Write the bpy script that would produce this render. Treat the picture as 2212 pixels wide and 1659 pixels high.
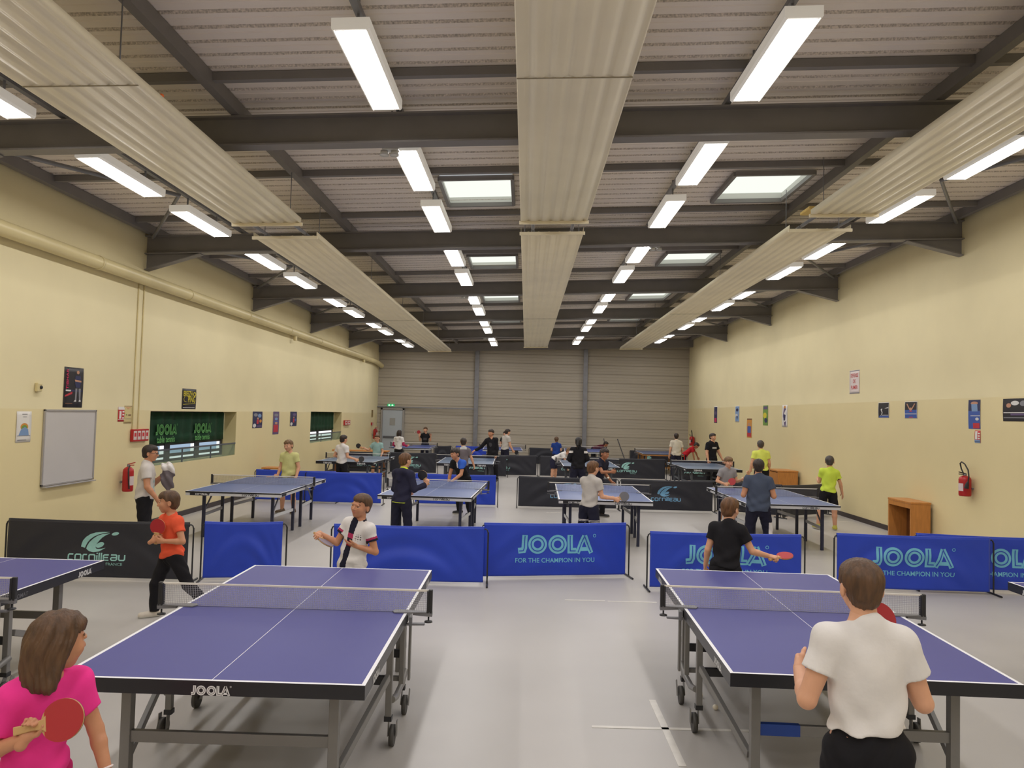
import bpy, math, random
import numpy as np
from mathutils import Vector, Matrix

for _o in list(bpy.data.objects):
    bpy.data.objects.remove(_o)
S = bpy.context.scene
COL = S.collection
PI = math.pi
RND = random.Random(7)

# ------------------------------------------------------------------ camera, world, exposure
F_PX, PITCH, ROLL, YAW, CAM_H = 1618.35, math.radians(2.337), math.radians(1.4836), 0.0198, 2.108
fw = np.array([0, math.cos(PITCH), math.sin(PITCH)])
up = np.array([0, -math.sin(PITCH), math.cos(PITCH)])
rt = np.array([1.0, 0, 0])
cr, sr = math.cos(ROLL), math.sin(ROLL)
rt, up = cr * rt + sr * up, -sr * rt + cr * up
RZ = np.array([[math.cos(YAW), -math.sin(YAW), 0], [math.sin(YAW), math.cos(YAW), 0], [0, 0, 1]])
rt, up, fw = RZ @ rt, RZ @ up, RZ @ fw
cam_data = bpy.data.cameras.new('camera')
cam_data.sensor_width = 36.0
cam_data.lens = F_PX / 2212 * 36.0
cam_data.clip_start = 0.05
cam = bpy.data.objects.new('camera', cam_data)
COL.objects.link(cam)
cam.matrix_world = Matrix(((rt[0], up[0], -fw[0], 0), (rt[1], up[1], -fw[1], 0), (rt[2], up[2], -fw[2], CAM_H), (0, 0, 0, 1)))
S.camera = cam

W = bpy.data.worlds.new('overcast_sky')
S.world = W
W.use_nodes = True
W.node_tree.nodes['Background'].inputs[0].default_value = (0.86, 0.93, 1.0, 1)
W.node_tree.nodes['Background'].inputs[1].default_value = 1.25

S.view_settings.view_transform = 'Standard'
S.view_settings.look = 'None'
S.view_settings.gamma = 1
S.view_settings.use_curve_mapping = False
S.view_settings.exposure = 0.0
LAMP = 26.0          # radiance of the fluorescent diffusers

# ------------------------------------------------------------------ materials
MATS = {}
def lin(c):
    return tuple((x / 255 / 12.92) if x / 255 <= 0.04045 else ((x / 255 + 0.055) / 1.055) ** 2.4 for x in c)

def M(name, rgb, rough=0.6, metal=0.0, var=0.0, vs=6.0, bump=0.0, bs=40.0, spec=0.5, bd=0.004, stretch=None, sheen=0.0):
    if name in MATS: return MATS[name]
    m = bpy.data.materials.new(name); m.use_nodes = True
    nt = m.node_tree; b = nt.nodes['Principled BSDF']
    c = lin(rgb)
    b.inputs['Base Color'].default_value = (*c, 1)
    b.inputs['Roughness'].default_value = rough
    b.inputs['Metallic'].default_value = metal
    b.inputs['Specular IOR Level'].default_value = spec
    if sheen: b.inputs['Sheen Weight'].default_value = sheen
    m.diffuse_color = (*c, 1)
    if var or bump:
        tc = nt.nodes.new('ShaderNodeTexCoord')
        src = tc.outputs['Object']
        if stretch:
            mp = nt.nodes.new('ShaderNodeMapping'); mp.inputs['Scale'].default_value = stretch
            nt.links.new(src, mp.inputs['Vector']); src = mp.outputs['Vector']
    if var:
        n = nt.nodes.new('ShaderNodeTexNoise'); n.inputs['Scale'].default_value = vs; n.inputs['Detail'].default_value = 4
        nt.links.new(src, n.inputs['Vector'])
        r = nt.nodes.new('ShaderNodeValToRGB')
        r.color_ramp.elements[0].position = 0.3; r.color_ramp.elements[1].position = 0.7
        r.color_ramp.elements[0].color = (*[max(0, x * (1 - var)) for x in c], 1)
        r.color_ramp.elements[1].color = (*[min(1, x * (1 + var)) for x in c], 1)
        nt.links.new(n.outputs['Fac'], r.inputs['Fac']); nt.links.new(r.outputs['Color'], b.inputs['Base Color'])
    if bump:
        n2 = nt.nodes.new('ShaderNodeTexNoise'); n2.inputs['Scale'].default_value = bs; n2.inputs['Detail'].default_value = 3
        nt.links.new(src, n2.inputs['Vector'])
        bp = nt.nodes.new('ShaderNodeBump'); bp.inputs['Strength'].default_value = bump; bp.inputs['Distance'].default_value = bd
        nt.links.new(n2.outputs['Fac'], bp.inputs['Height']); nt.links.new(bp.outputs['Normal'], b.inputs['Normal'])
    MATS[name] = m
    return m

def EM(name, rgb, strength):
    if name in MATS: return MATS[name]
    m = bpy.data.materials.new(name); m.use_nodes = True
    nt = m.node_tree; nt.nodes.clear()
    o = nt.nodes.new('ShaderNodeOutputMaterial'); e = nt.nodes.new('ShaderNodeEmission')
    e.inputs[0].default_value = (*lin(rgb), 1); e.inputs[1].default_value = strength
    nt.links.new(e.outputs[0], o.inputs[0])
    MATS[name] = m
    return m

def GLASS(name, rgb, fac):
    """thin clear sheet: mostly transparent with a glossy reflection"""
    if name in MATS: return MATS[name]
    m = bpy.data.materials.new(name); m.use_nodes = True
    nt = m.node_tree; nt.nodes.clear()
    o = nt.nodes.new('ShaderNodeOutputMaterial'); t = nt.nodes.new('ShaderNodeBsdfTransparent')
    g = nt.nodes.new('ShaderNodeBsdfPrincipled'); mx = nt.nodes.new('ShaderNodeMixShader')
    t.inputs[0].default_value = (*lin(rgb), 1)
    g.inputs['Base Color'].default_value = (*lin(rgb), 1); g.inputs['Roughness'].default_value = 0.08
    mx.inputs[0].default_value = fac
    nt.links.new(t.outputs[0], mx.inputs[1]); nt.links.new(g.outputs[0], mx.inputs[2]); nt.links.new(mx.outputs[0], o.inputs[0])
    MATS[name] = m
    return m

# ------------------------------------------------------------------ mesh builder
def nrm(v):
    v = np.asarray(v, float); l = np.linalg.norm(v)
    return v / l if l > 1e-12 else v

class MB:
    def __init__(s):
        s.v = []; s.f = []; s.m = []; s.s = []; s.mats = []
    def mi(s, mat):
        if mat not in s.mats: s.mats.append(mat)
        return s.mats.index(mat)
    def raw(s, vs, fs, mat, smooth=False):
        o = len(s.v); i = s.mi(mat)
        s.v.extend([tuple(map(float, p)) for p in vs])
        for f in fs:
            s.f.append(tuple(o + int(k) for k in f)); s.m.append(i); s.s.append(smooth)
        return s
    def box(s, a, b, mat):
        (x0, y0, z0), (x1, y1, z1) = a, b
        s.raw([(x0, y0, z0), (x1, y0, z0), (x1, y1, z0), (x0, y1, z0), (x0, y0, z1), (x1, y0, z1), (x1, y1, z1), (x0, y1, z1)],
              [(0, 3, 2, 1), (4, 5, 6, 7), (0, 1, 5, 4), (1, 2, 6, 5), (2, 3, 7, 6), (3, 0, 4, 7)], mat)
        return s
    def bar(s, p, q, w, h, mat, upv=(0, 0, 1)):
        p, q = np.array(p, float), np.array(q, float)
        d = nrm(q - p); u = np.array(upv, float)
        if abs(d @ u) > 0.98: u = np.array([0, 1.0, 0])
        x = nrm(np.cross(d, u)); u = np.cross(x, d)
        x = x * w / 2; u = u * h / 2
        vs = [p - x - u, p + x - u, p + x + u, p - x + u, q - x - u, q + x - u, q + x + u, q - x + u]
        s.raw(vs, [(0, 1, 2, 3), (7, 6, 5, 4), (0, 4, 5, 1), (1, 5, 6, 2), (2, 6, 7, 3), (3, 7, 4, 0)], mat)
        return s
    def tube(s, path, r, mat, n=8, caps=True):
        P = [np.array(p, float) for p in path]
        rings = []; prev = None
        for i, p in enumerate(P):
            d = nrm((P[min(i + 1, len(P) - 1)] - P[max(i - 1, 0)]))
            if prev is None:
                a = np.array([0, 0, 1.0]) if abs(d[2]) < 0.9 else np.array([1.0, 0, 0])
                x = nrm(np.cross(d, a))
            else:
                x = nrm(prev - d * (prev @ d))
            prev = x; y = np.cross(d, x)
            rr = r[i] if isinstance(r, (list, tuple)) else r
            rings.append([p + rr * (math.cos(2 * PI * k / n) * x + math.sin(2 * PI * k / n) * y) for k in range(n)])
        vs = [v for rg in rings for v in rg]
        fs = [(i * n + k, i * n + (k + 1) % n, (i + 1) * n + (k + 1) % n, (i + 1) * n + k) for i in range(len(P) - 1) for k in range(n)]
        s.raw(vs, fs, mat, True)
        if caps:
            s.raw(rings[0], [tuple(range(n))[::-1]], mat); s.raw(rings[-1], [tuple(range(n))], mat)
        return s
    def lathe(s, prof, mat, n=20, c=(0, 0, 0), R=None, smooth=True):
        vs = []
        for r, z in prof:
            for k in range(n):
                v = np.array([r * math.cos(2 * PI * k / n), r * math.sin(2 * PI * k / n), z])
                if R is not None: v = R @ v
                vs.append(v + np.array(c))
        fs = [(i * n + k, i * n + (k + 1) % n, (i + 1) * n + (k + 1) % n, (i + 1) * n + k) for i in range(len(prof) - 1) for k in range(n)]
        return s.raw(vs, fs, mat, smooth)
    def prism(s, poly, z0, z1, mat, fr=None):
        n = len(poly)
        vs = [(x, y, z0) for x, y in poly] + [(x, y, z1) for x, y in poly]
        if fr: vs = [fr(*v) for v in vs]
        s.raw(vs, [tuple(range(n))[::-1], tuple(range(n, 2 * n))] + [(k, (k + 1) % n, n + (k + 1) % n, n + k) for k in range(n)], mat)
        return s
    def grid(s, fn, nu, nv, mat, smooth=True):
        vs = [fn(i / nu, j / nv) for j in range(nv + 1) for i in range(nu + 1)]
        fs = [(j * (nu + 1) + i, j * (nu + 1) + i + 1, (j + 1) * (nu + 1) + i + 1, (j + 1) * (nu + 1) + i) for j in range(nv) for i in range(nu)]
        return s.raw(vs, fs, mat, smooth)
    def build(s, name, parent=None, bevel=0.0, loc=None, rz=0.0, solid=0.0):
        me = bpy.data.meshes.new(name)
        me.from_pydata(s.v, [], s.f)
        for m in s.mats: me.materials.append(m)
        me.polygons.foreach_set('material_index', s.m)
        me.polygons.foreach_set('use_smooth', s.s)
        me.update()
        o = bpy.data.objects.new(name, me); COL.objects.link(o)
        if parent is not None: o.parent = parent
        if loc is not None: o.location = loc
        if rz: o.rotation_euler = (0, 0, rz)
        if solid:
            md = o.modifiers.new('solidify', 'SOLIDIFY'); md.thickness = solid; md.offset = 0
        if bevel:
            md = o.modifiers.new('bevel', 'BEVEL'); md.width = bevel; md.segments = 2; md.limit_method = 'ANGLE'
        return o

def tag(o, label, cat, group=None, kind=None):
    o['label'] = label; o['category'] = cat
    if group: o['group'] = group
    if kind: o['kind'] = kind
    return o
def thing(name, label, cat, loc=(0, 0, 0), rz=0.0, group=None):
    o = bpy.data.objects.new(name, None); COL.objects.link(o)
    o.empty_display_size = 0.1
    o.location = loc; o.rotation_euler = (0, 0, rz)
    return tag(o, label, cat, group)
def struct(o):
    o['kind'] = 'structure'; return o
def copy_tree(o, parent=None):
    c = o.copy(); COL.objects.link(c)
    if parent is not None: c.parent = parent
    for ch in list(o.children): copy_tree(ch, c)
    return c

# ------------------------------------------------------------------ lettering
_TXT = {}
def text_geo(s, size=1.0, bold=0.0, space=1.0, align='CENTER'):
    k = (s, bold, space, align)
    if k not in _TXT:
        cu = bpy.data.curves.new('lettering', 'FONT'); cu.body = s; cu.size = 1.0; cu.align_x = align; cu.align_y = 'CENTER'
        cu.offset = bold; cu.space_character = space; cu.resolution_u = 3; cu.fill_mode = 'FRONT'
        o = bpy.data.objects.new('lettering', cu); COL.objects.link(o)
        dg = bpy.context.evaluated_depsgraph_get(); me = o.evaluated_get(dg).to_mesh()
        vs = [(v.co.x, v.co.y) for v in me.vertices]; fs = [tuple(p.vertices) for p in me.polygons]
        o.evaluated_get(dg).to_mesh_clear()
        bpy.data.objects.remove(o); bpy.data.curves.remove(cu)
        _TXT[k] = (vs, fs)
    vs, fs = _TXT[k]
    return [(x * size, y * size) for x, y in vs], fs
def put_text(mb, s, size, fn, mat, bold=0.0, sx=1.0, **kw):
    vs, fs = text_geo(s, size, bold, **kw)
    mb.raw([fn(x * sx, y) for x, y in vs], fs, mat)
def ribbon(mb, pts, w, fn, mat, closed=False, seg=0.05, across=1):
    P = [np.array(p, float) for p in pts]
    if closed: P = P + [P[0]]
    Q = [P[0]]
    for a, b in zip(P[:-1], P[1:]):
        n = max(1, int(np.linalg.norm(b - a) / seg + 0.5))
        Q += [a + (b - a) * (i + 1) / n for i in range(n)]
    n = len(Q); L = []; R = []
    for i in range(n):
        if closed:
            a = Q[i] - Q[(i - 1) if i > 0 else n - 2]; b = Q[(i + 1) if i < n - 1 else 1] - Q[i]
        else:
            a = Q[i] - Q[max(i - 1, 0)]; b = Q[min(i + 1, n - 1)] - Q[i]
            if i == 0: a = b
            if i == n - 1: b = a
        a, b = nrm(a), nrm(b)
        na, nb = np.array([-a[1], a[0]]), np.array([-b[1], b[0]])
        m = nrm(na + nb); k = 1 / max(0.45, m @ na)
        L.append(Q[i] + m * w / 2 * k); R.append(Q[i] - m * w / 2 * k)
    vs = [fn(*(a + (b - a) * j / across)) for j in range(across + 1) for a, b in zip(R, L)]
    mb.raw(vs, [(j * n + i, j * n + i + 1, (j + 1) * n + i + 1, (j + 1) * n + i) for j in range(across) for i in range(n - 1)], mat)
def arc(cx, cy, rx, ry, a0, a1, n=24):
    return [(cx + rx * math.cos(math.radians(a0 + (a1 - a0) * i / n)), cy + ry * math.sin(math.radians(a0 + (a1 - a0) * i / n))) for i in range(n + 1)]

def joola(mb, w, fn, fn2, mat, dark):
    """wordmark, width w, height .25w, centred; fn maps u,v ; fn2 slightly in front for the inline stroke"""
    k = w / 4.1
    def q(f): return lambda x, y: f((x - 2.05) * k, (y - 0.5) * k)
    a, b = q(fn), q(fn2)
    T = 0.30
    def st(p, closed=False):
        ribbon(mb, p, T, a, mat, closed, 0.12, 5)
    def il(p, closed=False): ribbon(mb, p, 0.045, b, dark, closed, 0.12)
    J = [(0.37, 1.0), (0.35, 0.32), (0.30, 0.18), (0.02, 0.15)]
    st(J); il([(0.37, 0.95), (0.35, 0.32), (0.29, 0.16), (0.06, 0.14)])
    for cx in (1.07, 2.17):
        st(arc(cx, 0.5, 0.36, 0.36, 0, 360, 30)[:-1], True); il(arc(cx, 0.5, 0.36, 0.36, 0, 360, 30)[:-1], True)
    st([(2.87, 1.0), (2.87, 0.15), (3.22, 0.15)]); il([(2.87, 0.95), (2.87, 0.14), (3.17, 0.14)])
    ribbon(mb, [(3.27, 0.0), (3.665, 0.96)], 0.25, a, mat, False, 0.12, 4); ribbon(mb, [(4.07, 0.0), (3.675, 0.96)], 0.25, a, mat, False, 0.12, 4); ribbon(mb, [(3.42, 0.22), (3.92, 0.22)], 0.2, a, mat, False, 0.12, 4)
    il([(3.30, 0.06), (3.67, 0.92), (4.04, 0.06)])
    ribbon(mb, arc(4.22, 0.95, 0.075, 0.075, 0, 360, 14)[:-1], 0.03, a, mat, True, 0.1)

GL = {'c': (.85, [[(1, 1), (0, 1), (0, 0), (1, 0)]]), 'o': (1, [[(0, 0), (0, 1), (1, 1), (1, 0), (0, 0)]]), 'r': (.7, [[(0, 0), (0, 1), (1, 1)]]),
      'n': (1, [[(0, 0), (0, 1), (1, 1), (1, 0)]]), 'i': (.0, [[(0, 0), (0, .9)], [(0, 1.15), (0, 1.35)]]), 'l': (.0, [[(0, 0), (0, 1.35)]]),
      'E': (.9, [[(1, 1), (0, 1), (0, 0), (1, 0)], [(0, .5), (.9, .5)]]), 'a': (1, [[(0, 1), (1, 1), (1, 0), (0, 0), (0, .5), (1, .5)]]), 'u': (1, [[(0, 1), (0, 0), (1, 0), (1, 1)]])}
def cornilleau(mb, w, fn, mat, logo=True, country=True, logomat=None):
    k = w / 10.3; x = 0.0
    for ch in 'cornillEau':
        gw, paths = GL[ch]; sc = 1.05
        for p in paths:
            pp = []
            for (a, b) in p: pp.append((x + a * gw * sc, b))
            # chamfer the corners a little
            qq = [pp[0]]
            for i in range(1, len(pp) - 1):
                A, B, C = map(np.array, (pp[i - 1], pp[i], pp[i + 1]))
                qq += [tuple(B + nrm(A - B) * 0.16), tuple(B + nrm(C - B) * 0.16)]
            qq.append(pp[-1])
            ribbon(mb, qq, 0.26, lambda u, v: fn((u - 5.15) * k, (v - 0.5) * k), mat, False, 0.25)
        x += gw * sc + 0.40
    if country: put_text(mb, 'FRANCE', 0.078 * w, lambda u, v: fn(u + 0.32 * w, v - 0.125 * w), mat, 0.004, 1.05)
    if logo:
        lm = logomat or mat
        def P(l): return [((px - 573) / 377 * w, -(py - 425) / 377 * w) for px, py in l]
        def strip(A, B):
            n = len(A); vs = [fn(*p) for p in P(A)] + [fn(*p) for p in P(B)]
            mb.raw(vs, [(i, n + i, n + i + 1, i + 1) for i in range(n - 1)], lm)
        strip([(463, 355), (466, 335), (474, 312), (494, 288), (524, 267), (560, 255), (605, 250), (655, 250)],
              [(490, 363), (496, 345), (505, 326), (522, 304), (546, 285), (575, 270), (612, 259), (655, 251)])
        strip([(655, 259), (612, 264), (575, 276), (545, 296), (519, 322), (504, 348), (500, 368), (520, 384), (552, 390), (590, 384), (628, 361)],
              [(655, 261), (628, 273), (604, 290), (585, 310), (570, 330), (562, 348), (562, 358), (568, 366), (580, 369), (600, 367), (628, 360)])
        for (cx, cy, rx, ry, an) in ((590, 341, 30, 17, 25), (692, 262, 25, 11, 12)):
            ca, sa = math.cos(math.radians(an)), math.sin(math.radians(an))
            pts = [(cx + rx * math.cos(t) * ca + ry * math.sin(t) * sa, cy - rx * math.cos(t) * sa + ry * math.sin(t) * ca) for t in [2 * PI * i / 20 for i in range(20)]]
            mb.raw([fn(*p) for p in P(pts)], [tuple(range(20))[::-1]], lm)
# ================================================================== THE ROOM
XL, XR, YN, YB = -6.57, 7.25, -8.0, 33.3
SL = 0.04
def beam_bot(x): return 4.68 + SL * (x - XL)
def deck_z(x): return 5.15 + SL * (x - XL)
def lamp_z(x): return 5.03 + 0.042 * x

wall_hi = M('cream_matt_wall_paint', (229, 217, 176), 0.75, var=0.035, vs=0.9, bump=0.12, bs=60)
wall_lo = M('yellow_gloss_wall_paint', (226, 211, 164), 0.42, var=0.03, vs=0.8, bump=0.1, bs=60)
mt = M('grey_vinyl_floor', (181, 177, 174), 0.38, var=0.05, vs=0.7, bump=0.03, bs=160, spec=0.45)
MB().raw([(XL - 1, YN, 0), (XR + 1, YN, 0), (XR + 1, YB + 1.2, 0), (XL - 1, YB + 1.2, 0)], [(0, 1, 2, 3)], mt).build('floor')['kind'] = 'structure'

def wall_with_holes(x, holes, zl, y0, y1, ztop, flip):
    """vertical wall in plane x; below zl the glossy paint, above it the matt paint; thickness outward"""
    mb = MB()
    ys = sorted({y0, y1, *[h[0] for h in holes], *[h[1] for h in holes]})
    zs = sorted({0.0, zl, ztop, *[h[2] for h in holes], *[h[3] for h in holes]})
    for ya, yb in zip(ys[:-1], ys[1:]):
        for za, zb in zip(zs[:-1], zs[1:]):
            if any(h[0] <= ya and yb <= h[1] and h[2] <= za and zb <= h[3] for h in holes): continue
            q = [(x, ya, za), (x, yb, za), (x, yb, zb), (x, ya, zb)]
            mb.raw(q if flip else q[::-1], [(0, 1, 2, 3)], wall_lo if zb <= zl + 1e-6 else wall_hi)
    return mb
W1 = (13.0, 16.9, 1.035, 2.005); W2 = (22.78, 26.6, 1.075, 2.04)
struct(wall_with_holes(XL, [W1, W2], 2.02, YN, YB + 0.2, 5.2, False).build('wall_left'))
struct(wall_with_holes(XR, [], 2.57, YN, YB + 1.0, 5.75, True).build('wall_right'))
MB().raw([(XL, YN, 0), (XR, YN, 0), (XR, YN, 5.8), (XL, YN, 5.8)], [(3, 2, 1, 0)], wall_hi).build('wall_front')['kind'] = 'structure'

# back wall: horizontal metal cladding trays, real profile
clad = M('beige_grey_metal_cladding', (172, 163, 148), 0.5, var=0.06, vs=0.6, stretch=(0.3, 1, 3))
cladj = M('cladding_joint_shadow_gap', (150, 142, 128), 0.6)
def back_y(x): return YB + 0.045 * (x - 0.3)
mb = MB(); z = 0.0
while z < 5.75:
    for x0, x1 in ((XL, XR),):
        y0, y1 = back_y(x0), back_y(x1)
        def strip(za, da, zb, db, m):
            mb.raw([(x0, y0 + da, za), (x1, y1 + da, za), (x1, y1 + db, zb), (x0, y0 + db, zb)], [(0, 1, 2, 3)], m)
        strip(z, 0.012, z + 0.02, 0.012, cladj); strip(z + 0.02, 0.012, z + 0.03, 0, clad)
        for k in range(3):
            a = z + 0.03 + k * 0.12
            strip(a, 0, a + 0.10, 0, clad); strip(a + 0.10, 0, a + 0.108, 0.007, clad); strip(a + 0.108, 0.007, a + 0.112, 0.007, clad); strip(a + 0.112, 0.007, a + 0.12, 0, clad)
        strip(z + 0.39, 0, z + 0.40, 0.012, clad)
    z += 0.40
struct(mb.build('wall_back'))

skirt = M('dark_brown_vinyl_skirting', (62, 52, 48), 0.5, var=0.15, vs=3)
struct(MB().box((XL, YN, 0), (XL + 0.018, YB - 0.3, 0.10), skirt).build('baseboard_left', bevel=0.004))
struct(MB().box((XR - 0.018, YN, 0), (XR, YB + 0.3, 0.10), skirt).build('baseboard_right', bevel=0.004))

# roof deck: trapezoidal perforated steel, ribs across the hall, with openings for the rooflights
deck_m = M('grey_beige_steel_roof_deck', (232, 222, 212), 0.5, var=0.05, vs=1.2)
deck_p = M('perforated_deck_web', (206, 196, 186), 0.7, var=0.4, vs=60, stretch=(1, 1, 1))
BEAMS = [-7.3, -2.3, 2.72, 7.68, 12.62, 17.62, 22.4, 27.3]
SKY = []
for b in BEAMS[3:7]:
    SKY.append((-1.27, -0.27, b + 2.45, b + 3.75)); SKY.append((2.78, 3.86, b + 2.5, b + 3.82))
mb = MB(); y = YN; 
def dq(ya, da, yb, db, m):
    cuts = [(h[0], h[1]) for h in SKY if h[2] < (ya + yb) / 2 < h[3]]
    xs = [XL - 0.3]; segs = []
    cur = XL - 0.3
    for a, b in sorted(cuts):
        segs.append((cur, a)); cur = b
    segs.append((cur, XR + 0.3))
    for a, b in segs:
        mb.raw([(a, ya, deck_z(a) + da), (b, ya, deck_z(b) + da), (b, yb, deck_z(b) + db), (a, yb, deck_z(a) + db)], [(3, 2, 1, 0)], m)
while y < YB + 0.9:
    dq(y, 0, y + 0.055, 0, deck_m); dq(y + 0.055, 0, y + 0.062, 0.007, deck_m); dq(y + 0.062, 0.007, y + 0.075, 0.007, deck_m); dq(y + 0.075, 0.007, y + 0.082, 0, deck_m)
    dq(y + 0.082, 0, y + 0.18, 0, deck_m); dq(y + 0.18, 0, y + 0.195, 0.03, deck_p); dq(y + 0.195, 0.03, y + 0.22, 0.03, deck_m); dq(y + 0.22, 0.03, y + 0.24, 0, deck_p)
    y += 0.24
struct(mb.build('ceiling'))

steel = M('dark_grey_painted_steel', (126, 122, 120), 0.5, var=0.06, vs=3)
steel2 = M('mid_grey_galvanised_steel', (128, 128, 132), 0.42, 0.3, var=0.1, vs=5)
BW = ['over the front tables, nearest the camera', 'over the second row of tables', 'over the barriers behind the second row', 'over the third row of tables', 'farthest from the camera, before the back wall']
for i, by in enumerate(BEAMS):
    mb = MB()
    zl, zr = beam_bot(XL), beam_bot(XR)
    for h0, h1, w in ((0.0, 0.018, 0.17), (0.018, 0.30, 0.012), (0.30, 0.318, 0.17)):
        a, b = XL + 0.005, XR - 0.005
        mb.raw([(a, by - w / 2, zl + h0), (b, by - w / 2, zr + h0), (b, by + w / 2, zr + h0), (a, by + w / 2, zl + h0),
                (a, by - w / 2, zl + h1), (b, by - w / 2, zr + h1), (b, by + w / 2, zr + h1), (a, by + w / 2, zl + h1)],
               [(0, 3, 2, 1), (4, 5, 6, 7), (0, 1, 5, 4), (1, 2, 6, 5), (2, 3, 7, 6), (3, 0, 4, 7)], steel)
    o = mb.build('trim_%d' % (i + 1)); struct(o)
    for sgn, xw in ((1, XL), (-1, XR)):                       # haunch under each end of the beam
        zb = beam_bot(xw); x0 = xw + sgn * 0.01; x1 = xw + sgn * 0.95; zq = beam_bot(x1)
        hb = MB()
        def hp(x, z, w): return [(x, by - w / 2, z), (x, by + w / 2, z)]
        for w, pts in ((0.012, [(x0, zb), (x1, zq), (x0, zb - 0.26)]),):
            A = [(x, by - w / 2, z) for x, z in pts]; B = [(x, by + w / 2, z) for x, z in pts]
            hb.raw(A + B, [(0, 1, 2), (5, 4, 3), (0, 3, 4, 1), (1, 4, 5, 2), (2, 5, 3, 0)], steel)
        hb.bar((x0, by, zb - 0.268), (x1, by, zq - 0.008), 0.15, 0.016, steel)
        h = hb.build('haunch', o)

k = len(BEAMS)
for px, w in ((-6.45, 0.10), (-3.1, 0.09), (4.15, 0.09), (7.12, 0.08)):        # longitudinal purlins
    k += 1
    zt = deck_z(px)
    struct(MB().bar((px, YN, zt - 0.075), (px, YB + 0.2, zt - 0.075), w, 0.14, steel).build('trim_%d' % k))
for b in BEAMS:                                                              # cross ties under the deck
    for off in (2.15, 4.25):
        yy = b + off
        if yy > YB: continue
        k += 1
        struct(MB().bar((XL + 0.1, yy, deck_z(XL + 0.1) - 0.045), (XR - 0.1, yy, deck_z(XR - 0.1) - 0.045), 0.07, 0.08, steel).build('trim_%d' % k))
for yy in (YB - 0.35,):                                                      # eaves beam against the back wall
    k += 1
    struct(MB().bar((XL, yy, beam_bot(XL) + 0.2), (XR, yy, beam_bot(XR) + 0.2), 0.16, 0.34, steel).build('trim_%d' % k))
for i in range(3, 7):                                                        # thin wind bracing near both walls
    for xw, sg in ((XL, 1), (XR, -1)):
        k += 1
        b0, b1 = BEAMS[i], BEAMS[min(i + 1, len(BEAMS) - 1)]
        mb = MB(); xa = xw + sg * 0.15; xb = xw + sg * 1.7
        mb.tube([(xa, b0 + 0.1, deck_z(xa) - 0.2), (xb, (b0 + b1) / 2, deck_z(xb) - 0.2), (xa, b1 - 0.1, deck_z(xa) - 0.2)], 0.028, steel2, 8)
        struct(mb.build('trim_%d' % k))
for cx in (-2.22, 2.6):                                                      # steel posts on the back wall
    k += 1
    yy = back_y(cx)
    mb = MB(); 
    mb.box((cx - 0.09, yy - 0.17, 0), (cx + 0.09, yy - 0.158, 5.3), steel2).box((cx - 0.006, yy - 0.16, 0), (cx + 0.006, yy - 0.02, 5.3), steel2).box((cx - 0.09, yy - 0.03, 0), (cx + 0.09, yy - 0.005, 5.3), steel2)
    struct(mb.build('trim_%d' % k))
k += 1
struct(MB().box((XL, back_y(-4.4) - 0.17, 2.285), (-2.3, back_y(-4.4) - 0.11, 2.335), steel2).build('trim_%d' % k))
DRAIN = M('cream_painted_pipe', (214, 199, 150), 0.4, var=0.05, vs=2)

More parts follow.
